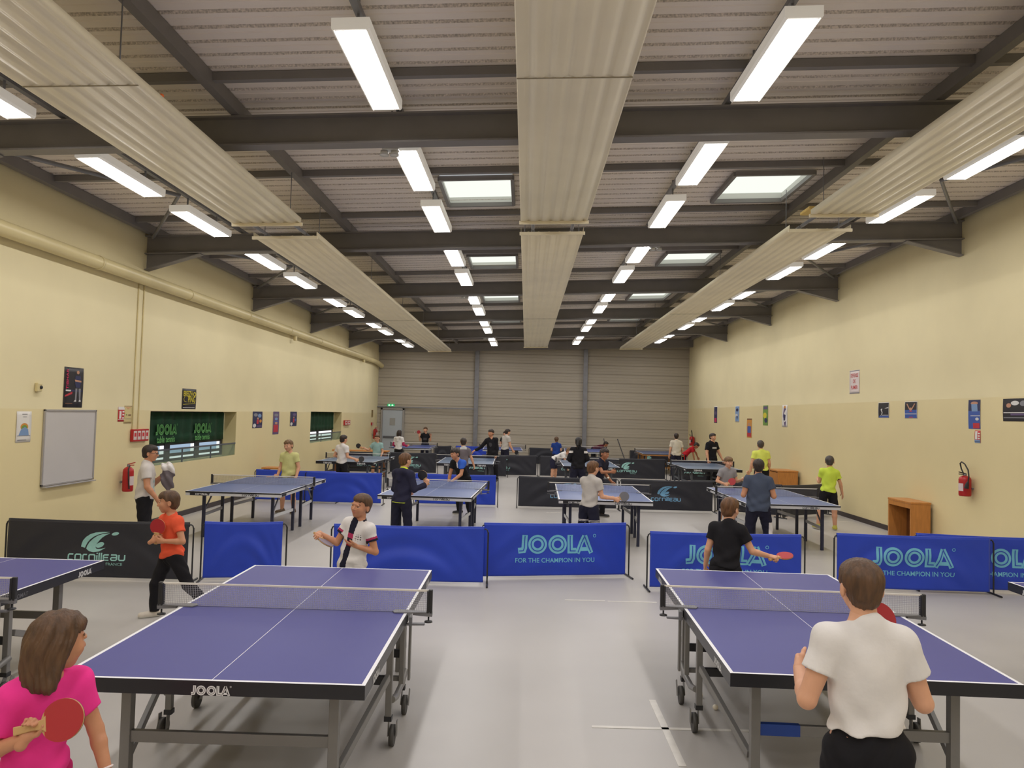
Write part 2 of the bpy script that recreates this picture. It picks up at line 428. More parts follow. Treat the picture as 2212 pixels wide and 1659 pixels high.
# windows: recessed niches in the left wall
green_c = M('dark_green_curtain', (22, 66, 44), 0.85, var=0.25, vs=5, bump=0.2, bs=30)
alu = M('grey_aluminium_frame', (108, 112, 120), 0.4, 0.5)
dark_fr = M('dark_window_frame', (38, 38, 46), 0.45)
pane_m = EM('daylit_frosted_pane', (168, 190, 214), 0.95)
pane_w = EM('daylit_bright_pane', (250, 252, 255), 1.15)
reveal = M('window_reveal_paint', (206, 190, 140), 0.6, var=0.04, vs=2)
clear = GLASS('clear_guard_sheet', (222, 232, 226), 0.10)
let_g = M('light_green_banner_print', (96, 168, 92), 0.7, var=0.2, vs=20)
def window(idx, hole, nb, text):
    y0, y1, z0, z1 = hole; D = 0.34; xb = XL - D
    t = bpy.data.objects.new('window_%d' % idx, None); COL.objects.link(t); t.location = (XL, y0, 0); struct(t)
    def B(): return MB()
    def fin(m, n, **k): return m.build(n, t, loc=(-XL, -y0, 0), **k)
    r = B()
    r.raw([(XL, y0, z0), (xb, y0, z0), (xb, y0, z1), (XL, y0, z1)], [(0, 1, 2, 3)], reveal)
    r.raw([(XL, y1, z0), (xb, y1, z0), (xb, y1, z1), (XL, y1, z1)], [(3, 2, 1, 0)], reveal)
    r.raw([(XL, y0, z0), (XL, y1, z0), (xb, y1, z0), (xb, y0, z0)], [(0, 1, 2, 3)], reveal)
    r.raw([(XL, y0, z1), (XL, y1, z1), (xb, y1, z1), (xb, y0, z1)], [(3, 2, 1, 0)], reveal)
    fin(r, 'window_reveal')
    zs = z0 + 0.36
    f = B(); fx = xb + 0.03
    f.box((fx - 0.03, y0, z0), (fx, y1, z0 + 0.05), dark_fr); f.box((fx - 0.03, y0, z0 + 0.09), (fx + 0.01, y1, z0 + 0.15), dark_fr)
    f.box((fx - 0.03, y0, zs - 0.05), (fx, y1, zs), dark_fr); f.box((fx - 0.03, y0, z1 - 0.05), (fx, y1, z1), dark_fr)
    n = nb; wd = (y1 - y0) / n
    for i in range(n + 1):
        yy = y0 + i * wd
        f.box((fx - 0.03, max(y0, yy - 0.10), z0), (fx + 0.012, min(y1, yy + 0.10), zs), dark_fr)
    fin(f, 'window_frame')
    for i in range(n):
        a, b = y0 + i * wd + 0.10, y0 + (i + 1) * wd - 0.10
        p = B(); p.box((fx - 0.02, a, z0 + 0.15), (fx - 0.012, b - (0.16 if idx == 1 else 0), zs - 0.05), pane_m if idx == 1 else pane_w)
        if idx == 1: p.box((fx - 0.02, b - 0.16, z0 + 0.15), (fx - 0.012, b, zs - 0.05), pane_w)
        fin(p, 'window_pane')
        p = B(); p.box((fx - 0.02, a, z0 + 0.05), (fx - 0.012, b, z0 + 0.09), pane_w); fin(p, 'window_pane')
    c = B()
    def cf(u, v): return (fx + 0.035 + 0.02 * math.sin(u * 60) * (0.4 + 0.6 * v) + 0.008 * math.sin(u * 23 + 2), y0 + 0.01 + u * (y1 - y0 - 0.02), zs - 0.01 + v * (z1 - zs - 0.01))
    c.grid(cf, 150, 3, green_c)
    cu = fin(c, 'curtain', solid=0.004)
    if text:
        l = B()
        for yc in (y0 + 1.12, y0 + 2.72):
            def g(d): return lambda u, v: (fx + 0.066 + d, yc + u, zs + 0.20 + v)
            joola(l, 0.82, lambda u, v: g(0)(u, v + 0.06), lambda u, v: g(0.003)(u, v + 0.06), let_g, green_c)
            put_text(l, 'table tennis', 0.17, lambda u, v: g(0)(u, v - 0.13), let_g, 0.012, 0.9)
        l.build('lettering', cu)
    # guard sheet and rail in the plane of the wall
    g = B(); g.box((XL - 0.012, y0 + 0.01, z0 + 0.01), (XL - 0.006, y1 - 0.01, z0 + 0.25), clear); fin(g, 'guard_sheet')
    g = B(); g.bar((XL - 0.01, y0, z0 + 0.265), (XL - 0.01, y1, z0 + 0.265), 0.03, 0.03, alu)
    for i in range(1, 3):
        yy = y0 + (y1 - y0) * i / 3; g.bar((XL - 0.01, yy, z0), (XL - 0.01, yy, z0 + 0.26), 0.022, 0.022, alu)
    fin(g, 'guard_rail')
window(1, W1, 3, True); window(2, W2, 2, False)

# back door
dm = M('pale_blue_grey_door', (170, 178, 186), 0.45); dfm = M('grey_door_frame', (150, 146, 142), 0.5)
yd = back_y(-5.88) - 0.05
t = bpy.data.objects.new('door_1', None); COL.objects.link(t); t.location = (-5.88, yd, 0); struct(t)
mb = MB().box((-0.52, -0.05, 0), (-0.44, 0.04, 2.26), dfm).box((0.44, -0.05, 0), (0.52, 0.04, 2.26), dfm).box((-0.52, -0.05, 2.18), (0.52, 0.04, 2.26), dfm)
mb.build('door_frame', t, bevel=0.005)
MB().box((-0.435, -0.02, 0.01), (0.435, 0.03, 2.17), dm).build('door_leaf', t, bevel=0.004)
MB().box((-0.40, -0.03, 0.93), (0.40, -0.02, 1.03), alu).bar((-0.38, -0.07, 0.98), (0.38, -0.07, 0.98), 0.03, 0.03, alu).build('push_bar', t)
MB().box((-0.12, -0.028, 1.5), (0.12, -0.02, 1.82), M('notice_paper', (150, 150, 146), 0.7)).build('notice', t)

# ================================================================== CEILING FITTINGS
housing = M('white_lamp_housing', (226, 222, 214), 0.45)
housing.node_tree.nodes['Principled BSDF'].inputs['Emission Color'].default_value = (1.0, 0.95, 0.86, 1); housing.node_tree.nodes['Principled BSDF'].inputs['Emission Strength'].default_value = 0.22   # translucent trays; glow added over the whole housing to brighten the ceiling
diff = EM('fluorescent_diffuser', (255, 252, 250), LAMP)
emer_m = M('emergency_unit_plastic', (214, 214, 210), 0.3)
def luminaire(label, x, y):
    z = lamp_z(x)
    t = thing('ceiling_light', label, 'light', (x, y, z), 0, 'fluorescent ceiling lights')
    L, w, h = 1.5, 0.29, 0.10
    a = SL
    mb = MB()
    prof = [(-w / 2, h), (-w / 2, 0.02), (-w / 2 + 0.02, 0.0), (-w / 2 + 0.025, 0.008), (w / 2 - 0.025, 0.008), (w / 2 - 0.02, 0.0), (w / 2, 0.02), (w / 2, h)]
    n = len(prof)
    vs = [(px, 0, pz + a * px) for px, pz in prof] + [(px, L, pz + a * px) for px, pz in prof]
    mb.raw(vs, [(i, i + 1, n + i + 1, n + i) for i in range(n - 1)] + [(n - 1, 0, n, 2 * n - 1), tuple(range(n)), tuple(range(2 * n - 1, n - 1, -1))], housing)
    mb.build('housing', t)
    mb = MB().raw([(-w / 2 + 0.03, 0.03, 0.004 - a * .11), (w / 2 - 0.03, 0.03, 0.004 + a * .11), (w / 2 - 0.03, L - 0.03, 0.004 + a * .11), (-w / 2 + 0.03, L - 0.03, 0.004 - a * .11)], [(3, 2, 1, 0)], diff)
    mb.build('diffuser', t)
    zt = deck_z(x) - z
    mb = MB()
    for yy in (0.25, L - 0.25): mb.tube([(0, yy, h), (0, yy, zt)], 0.012, steel2, 6)
    mb.build('hanger', t)
    return t
COLS = [(-4.93, 'left outer row of lights'), (-1.40, 'row left of the middle heating panel'), (2.0, 'row right of the middle heating panel'), (5.42, 'right outer row of lights')]
ORD = ['nearest the camera', 'second from the camera', 'third from the camera', 'fourth from the camera', 'fifth from the camera', 'sixth from the camera', 'seventh from the camera', 'eighth from the camera', 'ninth from the camera', 'farthest from the camera']
starts = {}
for cx, nm in COLS:
    L = []
    for b in BEAMS:
        for off in (0.42, 2.62):
            yy = b + off + (0.17 if b < 3 else 0)
            if yy + 1.5 < YB - 0.4: L.append(yy)
    starts[cx] = L
vis0 = {-4.93: 5, -1.40: 5, 2.0: 5, 5.42: 6}
for cx, nm in COLS:
    n = 0
    for i, yy in enumerate(starts[cx]):
        if i < vis0[cx]: 
            luminaire('white fluorescent ceiling light overhead before the first beam, ' + nm, cx, yy)
            continue
        luminaire('white fluorescent ceiling light, %s, %s' % (nm, ORD[min(n, 9)]), cx, yy); n += 1
for cx, nm in COLS:                                            # the rails that carry the lights
    mb = MB(); z = deck_z(cx) - 0.10
    mb.bar((cx, YN, z), (cx, YB - 0.5, z), 0.06, 0.05, steel2)
    tag(mb.build('light_rail'), 'grey steel rail above the lights, ' + nm, 'rail', 'light rails')
def emergency(x, y, label, sx):
    z = lamp_z(x) - 0.07
    t = thing('emergency_light', label, 'emergency light', (x, y, z), 0, 'twin spot emergency lights')
    MB().box((-0.09, -0.05, 0.02), (0.09, 0.05, 0.12), emer_m).build('body', t, bevel=0.008)
    mb = MB()
    for dx in (-0.05, 0.06): mb.lathe([(0.0, 0), (0.04, 0.0), (0.05, -0.05), (0.045, -0.038), (0.0, -0.05)], emer_m, 14, (dx + sx * 0.02, 0.0, 0.02))
    mb.build('spot', t)
    MB().tube([(0, 0, 0.12), (0, 0, deck_z(x) - z)], 0.01, steel2, 6).build('hanger', t)
emergency(-1.53, 7.95, 'small twin spot emergency light beside a ceiling light, nearest, left of middle panel', -1)
emergency(2.16, 12.95, 'small twin spot emergency light right of the middle heating panel', 1)
emergency(-1.53, 17.9, 'small twin spot emergency light left of the middle panel, second one', -1)
emergency(-1.53, 27.6, 'small twin spot emergency light left of the middle panel, near the back wall', -1)

# rooflights
sky_pane = EM('daylit_rooflight_sheet', (238, 243, 232), 1.15)
shaft = M('white_rooflight_shaft', (216, 216, 212), 0.5)
for i, (x0, x1, y0, y1) in enumerate(SKY):
    side = 'left' if i % 2 == 0 else 'right'
    t = thing('skylight', 'white rooflight in the steel ceiling, %s of the middle panel, %s' % (side, ['nearest the camera', 'second from the camera', 'third from the camera', 'farthest'][i // 2]), 'skylight', (x0, y0, deck_z(x0)), 0, 'rooflights')
    mb = MB(); H = 0.09
    def P(x, y, h): return (x - x0, y - y0, deck_z(x) - deck_z(x0) + h)
    for (a, b) in (((x0, y0), (x1, y0)), ((x1, y0), (x1, y1)), ((x1, y1), (x0, y1)), ((x0, y1), (x0, y0))):
        mb.raw([P(*a, -0.02), P(*b, -0.02), P(*b, H), P(*a, H)], [(0, 1, 2, 3)], shaft)
    mb.build('shaft', t, solid=0.012)
    mb = MB().raw([P(x0, y0, H - 0.02), P(x1, y0, H - 0.02), P(x1, y1, H - 0.02), P(x0, y1, H - 0.02)], [(3, 2, 1, 0)], sky_pane); mb.build('pane', t)
    mb = MB()
    for (a, b) in (((x0, y0), (x1, y0)), ((x1, y0), (x1, y1)), ((x1, y1), (x0, y1)), ((x0, y1), (x0, y0))):
        mb.bar(P(*a, -0.05), P(*b, -0.05), 0.05, 0.06, steel)
    mb.build('trimmer', t)
    if side == 'left': MB().tube([P(x0 + 0.25, y0 + 0.35, H - 0.03), P(x0 + 0.6, y0 + 0.15, 0.03), P(x0 + 0.7, y0 + 0.05, -0.02)], 0.014, steel, 6).build('opener', t)

# radiant heating panels
rad = M('beige_painted_radiant_panel', (240, 229, 200), 0.45, var=0.04, vs=1.5)
def radiant(label, xc, w, z, y0, y1, seams, slope=0.03, gap=-0.02):
    t = thing('radiant_heating_panel', label, 'heating panel', (xc, y0, z), 0, 'radiant heating panels under the roof')
    nr = 6; L = y1 - y0
    prof = [(-w / 2, 0.07), (-w / 2, 0.0)]
    for i in range(nr):
        a = -w / 2 + w * (i + 0.02) / nr; b = w / nr
        prof += [(a + 0.04 * b, 0.0), (a + 0.34 * b, 0.0), (a + 0.42 * b, 0.003), (a + 0.52 * b, 0.010), (a + 0.67 * b, 0.016), (a + 0.82 * b, 0.010), (a + 0.92 * b, 0.003)]
    prof += [(w / 2, 0.0), (w / 2, 0.07)]
    n = len(prof)
    vs = [(x, yy, zz + slope * x) for yy in (0, L) for x, zz in prof]
    MB().raw(vs, [(i, n + i, n + i + 1, i + 1) for i in range(n - 1)], rad, True).build('panel_sheet', t, solid=0.004)
    for yy in (0, L):
        mb = MB().bar((-w / 2 - 0.02, yy, -0.012 - slope * w / 2), (w / 2 + 0.02, yy, -0.012 + slope * w / 2), 0.03, 0.045, rad); mb.build('end_bracket', t, bevel=0.004)
    for sx in (-0.28, 0.28):
        MB().tube([(sx * w / .9, 0.02, 0.05 + slope * sx), (sx * w / .9, L + gap, 0.05 + slope * sx)], 0.024, steel2, 8).build('water_pipe', t)
    for yy in seams:
        MB().bar((-w / 2, yy - y0, -0.004 - slope * w / 2), (w / 2, yy - y0, -0.004 + slope * w / 2), 0.012, 0.006, M('panel_seam', (150, 140, 115), 0.5)).build('seam', t)
    nh = max(2, int(L / 3.0))
    for i in range(nh):
        yy = 0.3 + (L - 0.6) * i / (nh - 1)
        for sx in (-w / 2 + 0.05, w / 2 - 0.05):
            MB().tube([(sx, yy, 0.03 + slope * sx), (sx, yy, deck_z(xc + sx) - z)], 0.006, steel2, 5).build('hanger', t)
    return t
for nm, xc, w, z in (('left', -3.49, 0.90, 4.55), ('middle', 0.305, 0.88, 4.68), ('right', 4.19, 0.88, 4.90)):
    e = {'left': (9.76, 10.5, 29.6), 'middle': (9.85, 10.45, 28.2), 'right': (10.02, 10.83, 30.4)}[nm]
    radiant('near beige ribbed heating panel on the %s, running out over the camera' % nm, xc, w, z, -7.0, e[0], [5.6], gap=e[1] - e[0] - 0.02)
    radiant('far beige ribbed heating panel on the %s, running to the back wall' % nm, xc, w, z, e[1], e[2], [19.9])
fl = M('yellow_shuttle_foam', (222, 190, 110), 0.7)
tag(MB().box((3.74, 10.05, 4.98), (3.90, 10.4, 5.02), fl).build('foam_strip', bevel=0.01), 'small yellow strip lying on the end of the right near heating panel', 'strip')
tag(MB().lathe([(0, -0.02), (0.016, -0.012), (0.02, 0), (0.016, 0.012), (0, 0.02)], M('orange_ball', (228, 110, 40), 0.5), 14, (-3.06, 6.0, 4.650)).build('orange_ball'), 'orange ball resting on the edge of the near left heating panel', 'ball')

# big cream pipe along the left wall with its two thin conduits
mb = MB(); t = thing('wall_pipe', 'large cream pipe running high along the left wall', 'pipe', (XL + 0.12, 0, 4.22))
MB().tube([(0, YN, 0), (0, 31.6, 0), (0.02, 32.3, -0.05), (0.06, 32.75, -0.12)], 0.10, DRAIN, 16).build('pipe', t)
for yy in range(2, 32, 3):
    MB().lathe([(0.102, -0.02), (0.108, -0.02), (0.108, 0.02), (0.102, 0.02)], DRAIN, 16, (0, yy, 0), np.array([[1, 0, 0], [0, 0, 1], [0, -1, 0.0]])).box((-0.12, yy - 0.015, -0.02), (-0.09, yy + 0.015, 0.02), DRAIN).build('pipe_clip', t)
MB().tube([(0, 20.6, -0.09), (0, 20.6, -0.22)], 0.05, DRAIN, 12).tube([(0, 29.4, -0.09), (0, 29.4, -0.2)], 0.05, DRAIN, 12).build('branch', t)
for yy, nm in ((12.40, 'left one'), (12.58, 'right one')):
    tag(MB().tube([(XL + 0.012, yy, 1.69), (XL + 0.012, yy, 4.14)], 0.011, DRAIN, 8).build('conduit'), 'thin cream conduit dropping to the red box by the window, ' + nm, 'conduit', 'thin cream conduits')
# ================================================================== TABLES
white_l = M('white_line_paint', (232, 232, 236), 0.5)
net_w = M('net_tape_white', (222, 216, 206), 0.6)
net_g = M('grey_net_thread', (166, 164, 168), 0.8)
net_d = M('dark_net_thread', (54, 56, 76), 0.8)
post_m = M('black_net_post', (36, 36, 40), 0.4)
clampm = M('grey_net_clamp', (120, 120, 126), 0.4, 0.3)
rubber = M('dark_grey_rubber_wheel', (70, 68, 66), 0.6, var=0.1, vs=20)
logo_w = M('white_print', (226, 226, 228), 0.5)
dkprint = M('black_print', (24, 24, 28), 0.5)
TYPES = {
 'joola': dict(top=M('violet_blue_table_top', (68, 69, 136), 0.46, var=0.03, vs=2, spec=0.35), apron=M('black_table_apron', (28, 28, 34), 0.35), aps=M('black_table_apron'   , (28, 28, 34)), leg=M('grey_steel_leg', (126, 124, 122), 0.4, 0.25), edge=None, thread=net_g),
 'corn': dict(top=M('blue_table_top', (88, 106, 156), 0.40, var=0.03, vs=2, spec=0.5), apron=M('pale_grey_table_apron', (198, 198, 200), 0.4), leg=M('navy_steel_leg', (40, 42, 62), 0.4), edge=M('black_edge_strip', (22, 22, 28), 0.4), thread=net_d),
 'tibhar': dict(top=M('grey_blue_table_top', (90, 110, 138), 0.40, var=0.03, vs=2, spec=0.5), apron=M('black_table_apron', (28, 28, 34)), leg=M('slate_steel_leg', (84, 88, 94), 0.4), edge=None, thread=net_d),
 'blue': dict(top=M('mid_blue_table_top', (72, 92, 158), 0.38, var=0.03, vs=2, spec=0.6), apron=M('light_grey_apron', (176, 178, 180), 0.4), leg=M('light_grey_leg', (160, 162, 164), 0.4), edge=M('black_edge_strip', (22, 22, 28)), thread=net_d),
 'wood': dict(top=M('dull_blue_table_top', (78, 92, 130), 0.4, var=0.04, vs=2), apron=M('varnished_wood_apron', (168, 112, 56), 0.45, var=0.15, vs=9, stretch=(1, 8, 8)), leg=M('wood_leg', (150, 104, 52), 0.5, var=0.15, vs=9), edge=M('black_edge_strip', (22, 22, 28)), thread=net_d),
}
HW, HL, TZ = 0.7625, 1.37, 0.76
def wheel_at(mb, p, r):
    c = np.array(p); R = np.array([[0, 0, 1], [0, 1, 0], [-1, 0, 0.0]])
    mb.lathe([(0, -0.016), (r * 0.35, -0.017), (r * 0.8, -0.012), (r, -0.014), (r, 0.014), (r * 0.8, 0.012), (r * 0.35, 0.017), (0, 0.016)], rubber, 22, c, R, True)
    mb.lathe([(0, -0.019), (0.010, -0.019), (0.010, 0.019), (0, 0.019)], clampm, 10, c, R)
def make_table(kind, label):
    T = TYPES[kind]
    t = thing('ping_pong_table', label, 'ping-pong table')
    for sg in (-1, 1):
        mb = MB()
        xs = [-HW, -HW + 0.02, -0.0018, 0.0018, HW - 0.02, HW]; ys = [0.004, HL - 0.02, HL]
        for j in range(2):
            for i in range(5):
                m = white_l if (j == 1 or i in (0, 2, 4)) else T['top']
                a, b, c, d = xs[i], xs[i + 1], sg * ys[j], sg * ys[j + 1]
                mb.raw([(a, c, TZ), (b, c, TZ), (b, d, TZ), (a, d, TZ)], [(0, 1, 2, 3) if sg > 0 else (3, 2, 1, 0)], m)
        side = T['edge'] or T['apron']
        y0, y1 = sorted((sg * 0.004, sg * HL))
        mb.raw([(-HW, y0, TZ), (HW, y0, TZ), (HW, y1, TZ), (-HW, y1, TZ), (-HW, y0, TZ - 0.022), (HW, y0, TZ - 0.022), (HW, y1, TZ - 0.022), (-HW, y1, TZ - 0.022)],
               [(4, 7, 6, 5), (0, 4, 5, 1), (1, 5, 6, 2), (2, 6, 7, 3), (3, 7, 4, 0)], side)
        mb.build('tabletop', t)
        ins = 0.0 if T['edge'] is None else 0.004
        mb = MB(); zt, zb = TZ - 0.0215, TZ - (0.072 if kind in ('joola', 'tibhar') else 0.066)
        X, Y = HW - ins, HL - ins
        mb.box((-X, min(sg * Y, sg * (Y - 0.03)), zb), (X, max(sg * Y, sg * (Y - 0.03)), zt), T['apron'])
        for sx in (-1, 1):
            mb.box((min(sx * X, sx * (X - 0.03)), min(sg * 0.02, sg * (Y - 0.03)), zb), (max(sx * X, sx * (X - 0.03)), max(sg * 0.02, sg * (Y - 0.03)), zt), T['apron'])
        ap = mb.build('apron', t)
        lt = MB()
        e = 0.0015
        def fe(off, d=0.0): return lambda u, v: ((u + off) * (-sg), sg * (Y + e + d), (zt + zb) / 2 + v)
        def fs(sx, off, d=0.0): return lambda u, v: (sx * (X + e + d), sg * Y * 0.5 + sx * (u + off), (zt + zb) / 2 + v)
        if kind == 'joola':
            joola(lt, 0.19, fe(0.0), fe(0.0, 0.001), logo_w, T['apron'])
            for sx in (-1, 1):
                o = sg * sx * 0.40
                joola(lt, 0.18, fs(sx, o), fs(sx, o, 0.001), logo_w, T['apron'])
                put_text(lt, 'ROLLOMAT', 0.042, fs(sx, -sg * sx * 0.42), clampm, 0.01)
        elif kind == 'tibhar':
            for o in (-0.45, 0.45): put_text(lt, 'TIBHAR', 0.062, fe(o), logo_w, 0.02, 1.1)
            for sx in (-1, 1): put_text(lt, 'TIBHAR', 0.055, fs(sx, sg * sx * 0.45), logo_w, 0.02, 1.1)
        elif kind == 'corn':
            lt.raw([fe(-0.52)(-.17, -.020), fe(-0.52)(.13, -.020), fe(-0.52)(.15, .020), fe(-0.52)(-.17, .020)], [(0, 1, 2, 3)], dkprint)
            cornilleau(lt, 0.2, fe(-0.50, 0.001), logo_w, False, False)
            cornilleau(lt, 0.26, fe(0.28), dkprint, False, False)
            for sx in (-1, 1):
                lt.raw([fs(sx, sg * sx * 0.5)(*q) for q in ((-.11, -.018), (.11, -.018), (.12, .018), (-.12, .018))], [(0, 1, 2, 3)], dkprint)
        if lt.v: lt.build('lettering', ap)
        L = T['leg']; lz = zb + 0.005
        if kind == 'joola':
            for sx in (-1, 1):
                MB().box((sx * 0.55 - 0.026, sg * 1.08 - 0.026, 0.0), (sx * 0.55 + 0.026, sg * 1.08 + 0.026, lz), L).build('leg', t, bevel=0.003)
                MB().bar((sx * 0.57, sg * 1.05, 0.20), (sx * 0.70, sg * 0.33, 0.44), 0.03, 0.045, L).build('brace', t, bevel=0.003)
                MB().box((sx * 0.70 - 0.02, sg * 0.27 - 0.02, 0.17), (sx * 0.70 + 0.02, sg * 0.27 + 0.02, lz), L).build('post', t, bevel=0.003)
                mb = MB(); wheel_at(mb, (sx * 0.73, sg * 0.25 - 0.03, 0.064), 0.064); w = mb.build('wheel', t)
                mb = MB().box((sx * 0.70 - 0.024, sg * 0.27 - 0.024, 0.15), (sx * 0.70 + 0.024, sg * 0.27 + 0.024, 0.18), post_m)
                for o in (-0.026, 0.026): mb.bar((sx * 0.73 + o, sg * 0.27, 0.155), (sx * 0.73 + o, sg * 0.25 - 0.03, 0.06), 0.006, 0.04, L, (0, 1, 0))
                mb.build('fork', w)
            MB().bar((-0.53, sg * 1.08, 0.36), (0.53, sg * 1.08, 0.36), 0.03, 0.06, L).build('crossbar', t, bevel=0.003)
            MB().bar((-0.70, sg * 0.27, 0.40), (0.70, sg * 0.27, 0.40), 0.03, 0.055, post_m).build('crossbar', t, bevel=0.003)
        elif kind == 'wood':
            for sx in (-1, 1):
                for yy in (1.2, 0.25): MB().box((sx * 0.62 - 0.03, sg * yy - 0.03, 0), (sx * 0.62 + 0.03, sg * yy + 0.03, lz), L).build('leg', t, bevel=0.004)
            MB().bar((-0.6, sg * 1.2, 0.25), (0.6, sg * 1.2, 0.25), 0.03, 0.06, L).build('crossbar', t, bevel=0.003)
        else:
            for sx in (-1, 1):
                MB().box((sx * 0.56 - 0.023, sg * 1.12 - 0.023, 0), (sx * 0.56 + 0.023, sg * 1.12 + 0.023, lz), L).build('leg', t, bevel=0.004)
                MB().box((sx * 0.62 - 0.023, sg * 0.22 - 0.023, 0), (sx * 0.62 + 0.023, sg * 0.22 + 0.023, lz), L).build('leg', t, bevel=0.004)
                MB().bar((sx * 0.56, sg * 1.12, 0.40), (sx * 0.56, sg * 0.76, lz), 0.015, 0.028, clampm).build('brace', t)
                MB().bar((sx * 0.62, sg * 0.22, 0.36), (sx * 0.56, sg * 1.12, 0.36), 0.022, 0.05, T['apron'] if kind == 'corn' else L).build('side_rail', t, bevel=0.003)
            MB().bar((-0.54, sg * 1.12, 0.42), (0.54, sg * 1.12, 0.42) if kind != 'corn' else (-0.50, sg * 1.12, 0.42), 0.022, 0.045, L).build('crossbar', t, bevel=0.003) if kind != 'corn' else None
    if kind == 'joola':
        for sx in (-1, 1):
            MB().box((sx * 0.74 - 0.016, -0.05, 0.30), (sx * 0.74 + 0.016, -0.01, TZ - 0.03), TYPES[kind]['leg']).box((sx * 0.78 - 0.008, 0.02, 0.30), (sx * 0.78 + 0.008, 0.06, TZ - 0.03), TYPES[kind]['leg']).build('post', t, bevel=0.003)
            pts = [(0, 0.30), (0.1, 0.27), (0.2, 0.26), (0.29, 0.27)]
            MB().tube([(sx * 0.72, y, z) for y, z in [(-0.27, 0.28), (-0.1, 0.24), (0.1, 0.24), (0.27, 0.28)]], 0.022, TYPES[kind]['leg'], 8).build('side_rail', t)
        MB().bar((-0.74, 0, 0.32), (0.74, 0, 0.32), 0.03, 0.03, TYPES[kind]['leg']).build('crossbar', t, bevel=0.003)
    # net set
    mb = MB(); NX = 0.905
    th = T['thread']; w = 0.0016
    nx = 152; 
    for i in range(nx + 1):
        x = -NX + 2 * NX * i / nx
        mb.box((x - w / 2, -w / 2, TZ + 0.004), (x + w / 2, w / 2, TZ + 0.145), th)
    for j in range(12):
        z = TZ + 0.004 + 0.0125 * j
        mb.box((-NX, -w / 2, z), (NX, w / 2, z + w), th)
    n = mb.build('net', t)
    MB().box((-NX, -0.004, TZ + 0.140), (NX, 0.004, TZ + 0.1545), net_w).build('net_tape', n, bevel=0.002)
    for sx in (-1, 1):
        MB().box((sx * 0.915 - 0.014, -0.014, TZ - 0.02), (sx * 0.915 + 0.014, 0.014, TZ + 0.156), post_m).box((sx * 0.9 - 0.008, -0.02, TZ + 0.0), (sx * 0.9 + 0.008, 0.02, TZ + 0.15), post_m).build('net_post', n, bevel=0.005)
        mb = MB()
        A = [(sx * 0.93, -0.012), (sx * 0.68, -0.04), (sx * 0.66, 0.0), (sx * 0.68, 0.04), (sx * 0.93, 0.012)]
        if sx < 0: A = A[::-1]
        mb.prism(A, TZ + 0.0005, TZ + 0.008, clampm)
        mb.bar((sx * 0.80, 0, TZ - 0.004), (sx * 0.93, 0, TZ - 0.012), 0.03, 0.022, clampm).bar((sx * 0.785, 0, TZ - 0.03), (sx * 0.785, 0, TZ - 0.09), 0.02, 0.03, clampm).bar((sx * 0.72, 0, TZ - 0.08), (sx * 0.88, 0, TZ - 0.075), 0.03, 0.012, clampm)
        mb.build('clamp', n)
        MB().lathe([(0, 0.035), (0.006, 0.035), (0.006, 0.012), (0.026, 0.008), (0.028, 0.0), (0.0, -0.004)], post_m, 14, (sx * 0.905, 0, TZ - 0.062)).build('clamp_screw', n)
    return t
TABLES = [
 ('joola', -1.527, 5.087, 0.006, 'violet-blue front table on the left, boy in striped shirt at far end'),
 ('joola', 1.924, 5.431, -0.027, 'violet-blue front table on the right, boy in plain white at near end'),
 ('joola', -4.366, 5.086, 0.001, 'violet-blue table cut off by the left edge of the view'),
 ('joola', 5.002, 5.323, -0.005, 'table of which only a corner shows at the right edge of the view'),
 ('corn', -4.63, 13.255, 0.003, 'blue table with pale apron and navy legs beside the left wall window'),
 ('corn', -1.548, 13.453, -0.042, 'blue table with pale apron where a boy in a navy hoodie stands'),
 ('corn', 1.346, 13.552, -0.017, 'blue table with pale apron, boy in light grey t-shirt at its near end'),
 ('corn', 4.39, 13.708, -0.004, 'blue table with pale apron, boy in dark blue t-shirt at its near end'),
 ('tibhar', -4.695, 21.056, -0.039, 'grey-blue table with black apron near the small left window'),
 ('tibhar', -1.636, 21.528, 0.02, 'grey-blue table with black apron, boy in dark grey before it'),
 ('tibhar', 1.805, 21.644, -0.004, 'grey-blue table with black apron, person with ponytail at its near end'),
 ('tibhar', 5.158, 21.975, 0.01, 'grey-blue table with black apron nearest the right wall'),
 ('blue', -4.374, 29.479, 0.02, 'far blue table in front of the door, girl in white hoodie at it'),
 ('blue', -0.898, 29.905, 0.03, 'far blue table half hidden by the person in a black sweatshirt'),
 ('blue', 2.335, 30.2, -0.05, 'far blue table that a boy in maroon leans over'),
 ('wood', 5.236, 29.7, -0.029, 'old blue table with brown wooden apron and legs at the far right'),
]
_first = {}
for kind, x, y, rz, lab in TABLES:
    if kind not in _first:
        o = _first[kind] = make_table(kind, lab)
    else:
        o = copy_tree(_first[kind])
    o.location = (x, y, 0); o.rotation_euler = (0, 0, rz); o['label'] = lab; o['group'] = 'ping-pong tables'

_t2 = [o for o in COL.objects if o.get('label', '').startswith('violet-blue front table on the right')][0]
MB().bar((-0.53, -1.0795, 0.361), (-0.30, -1.0795, 0.361), 0.034, 0.064, M('blue_tape', (30, 66, 150), 0.5)).build('blue_sleeve', _t2)

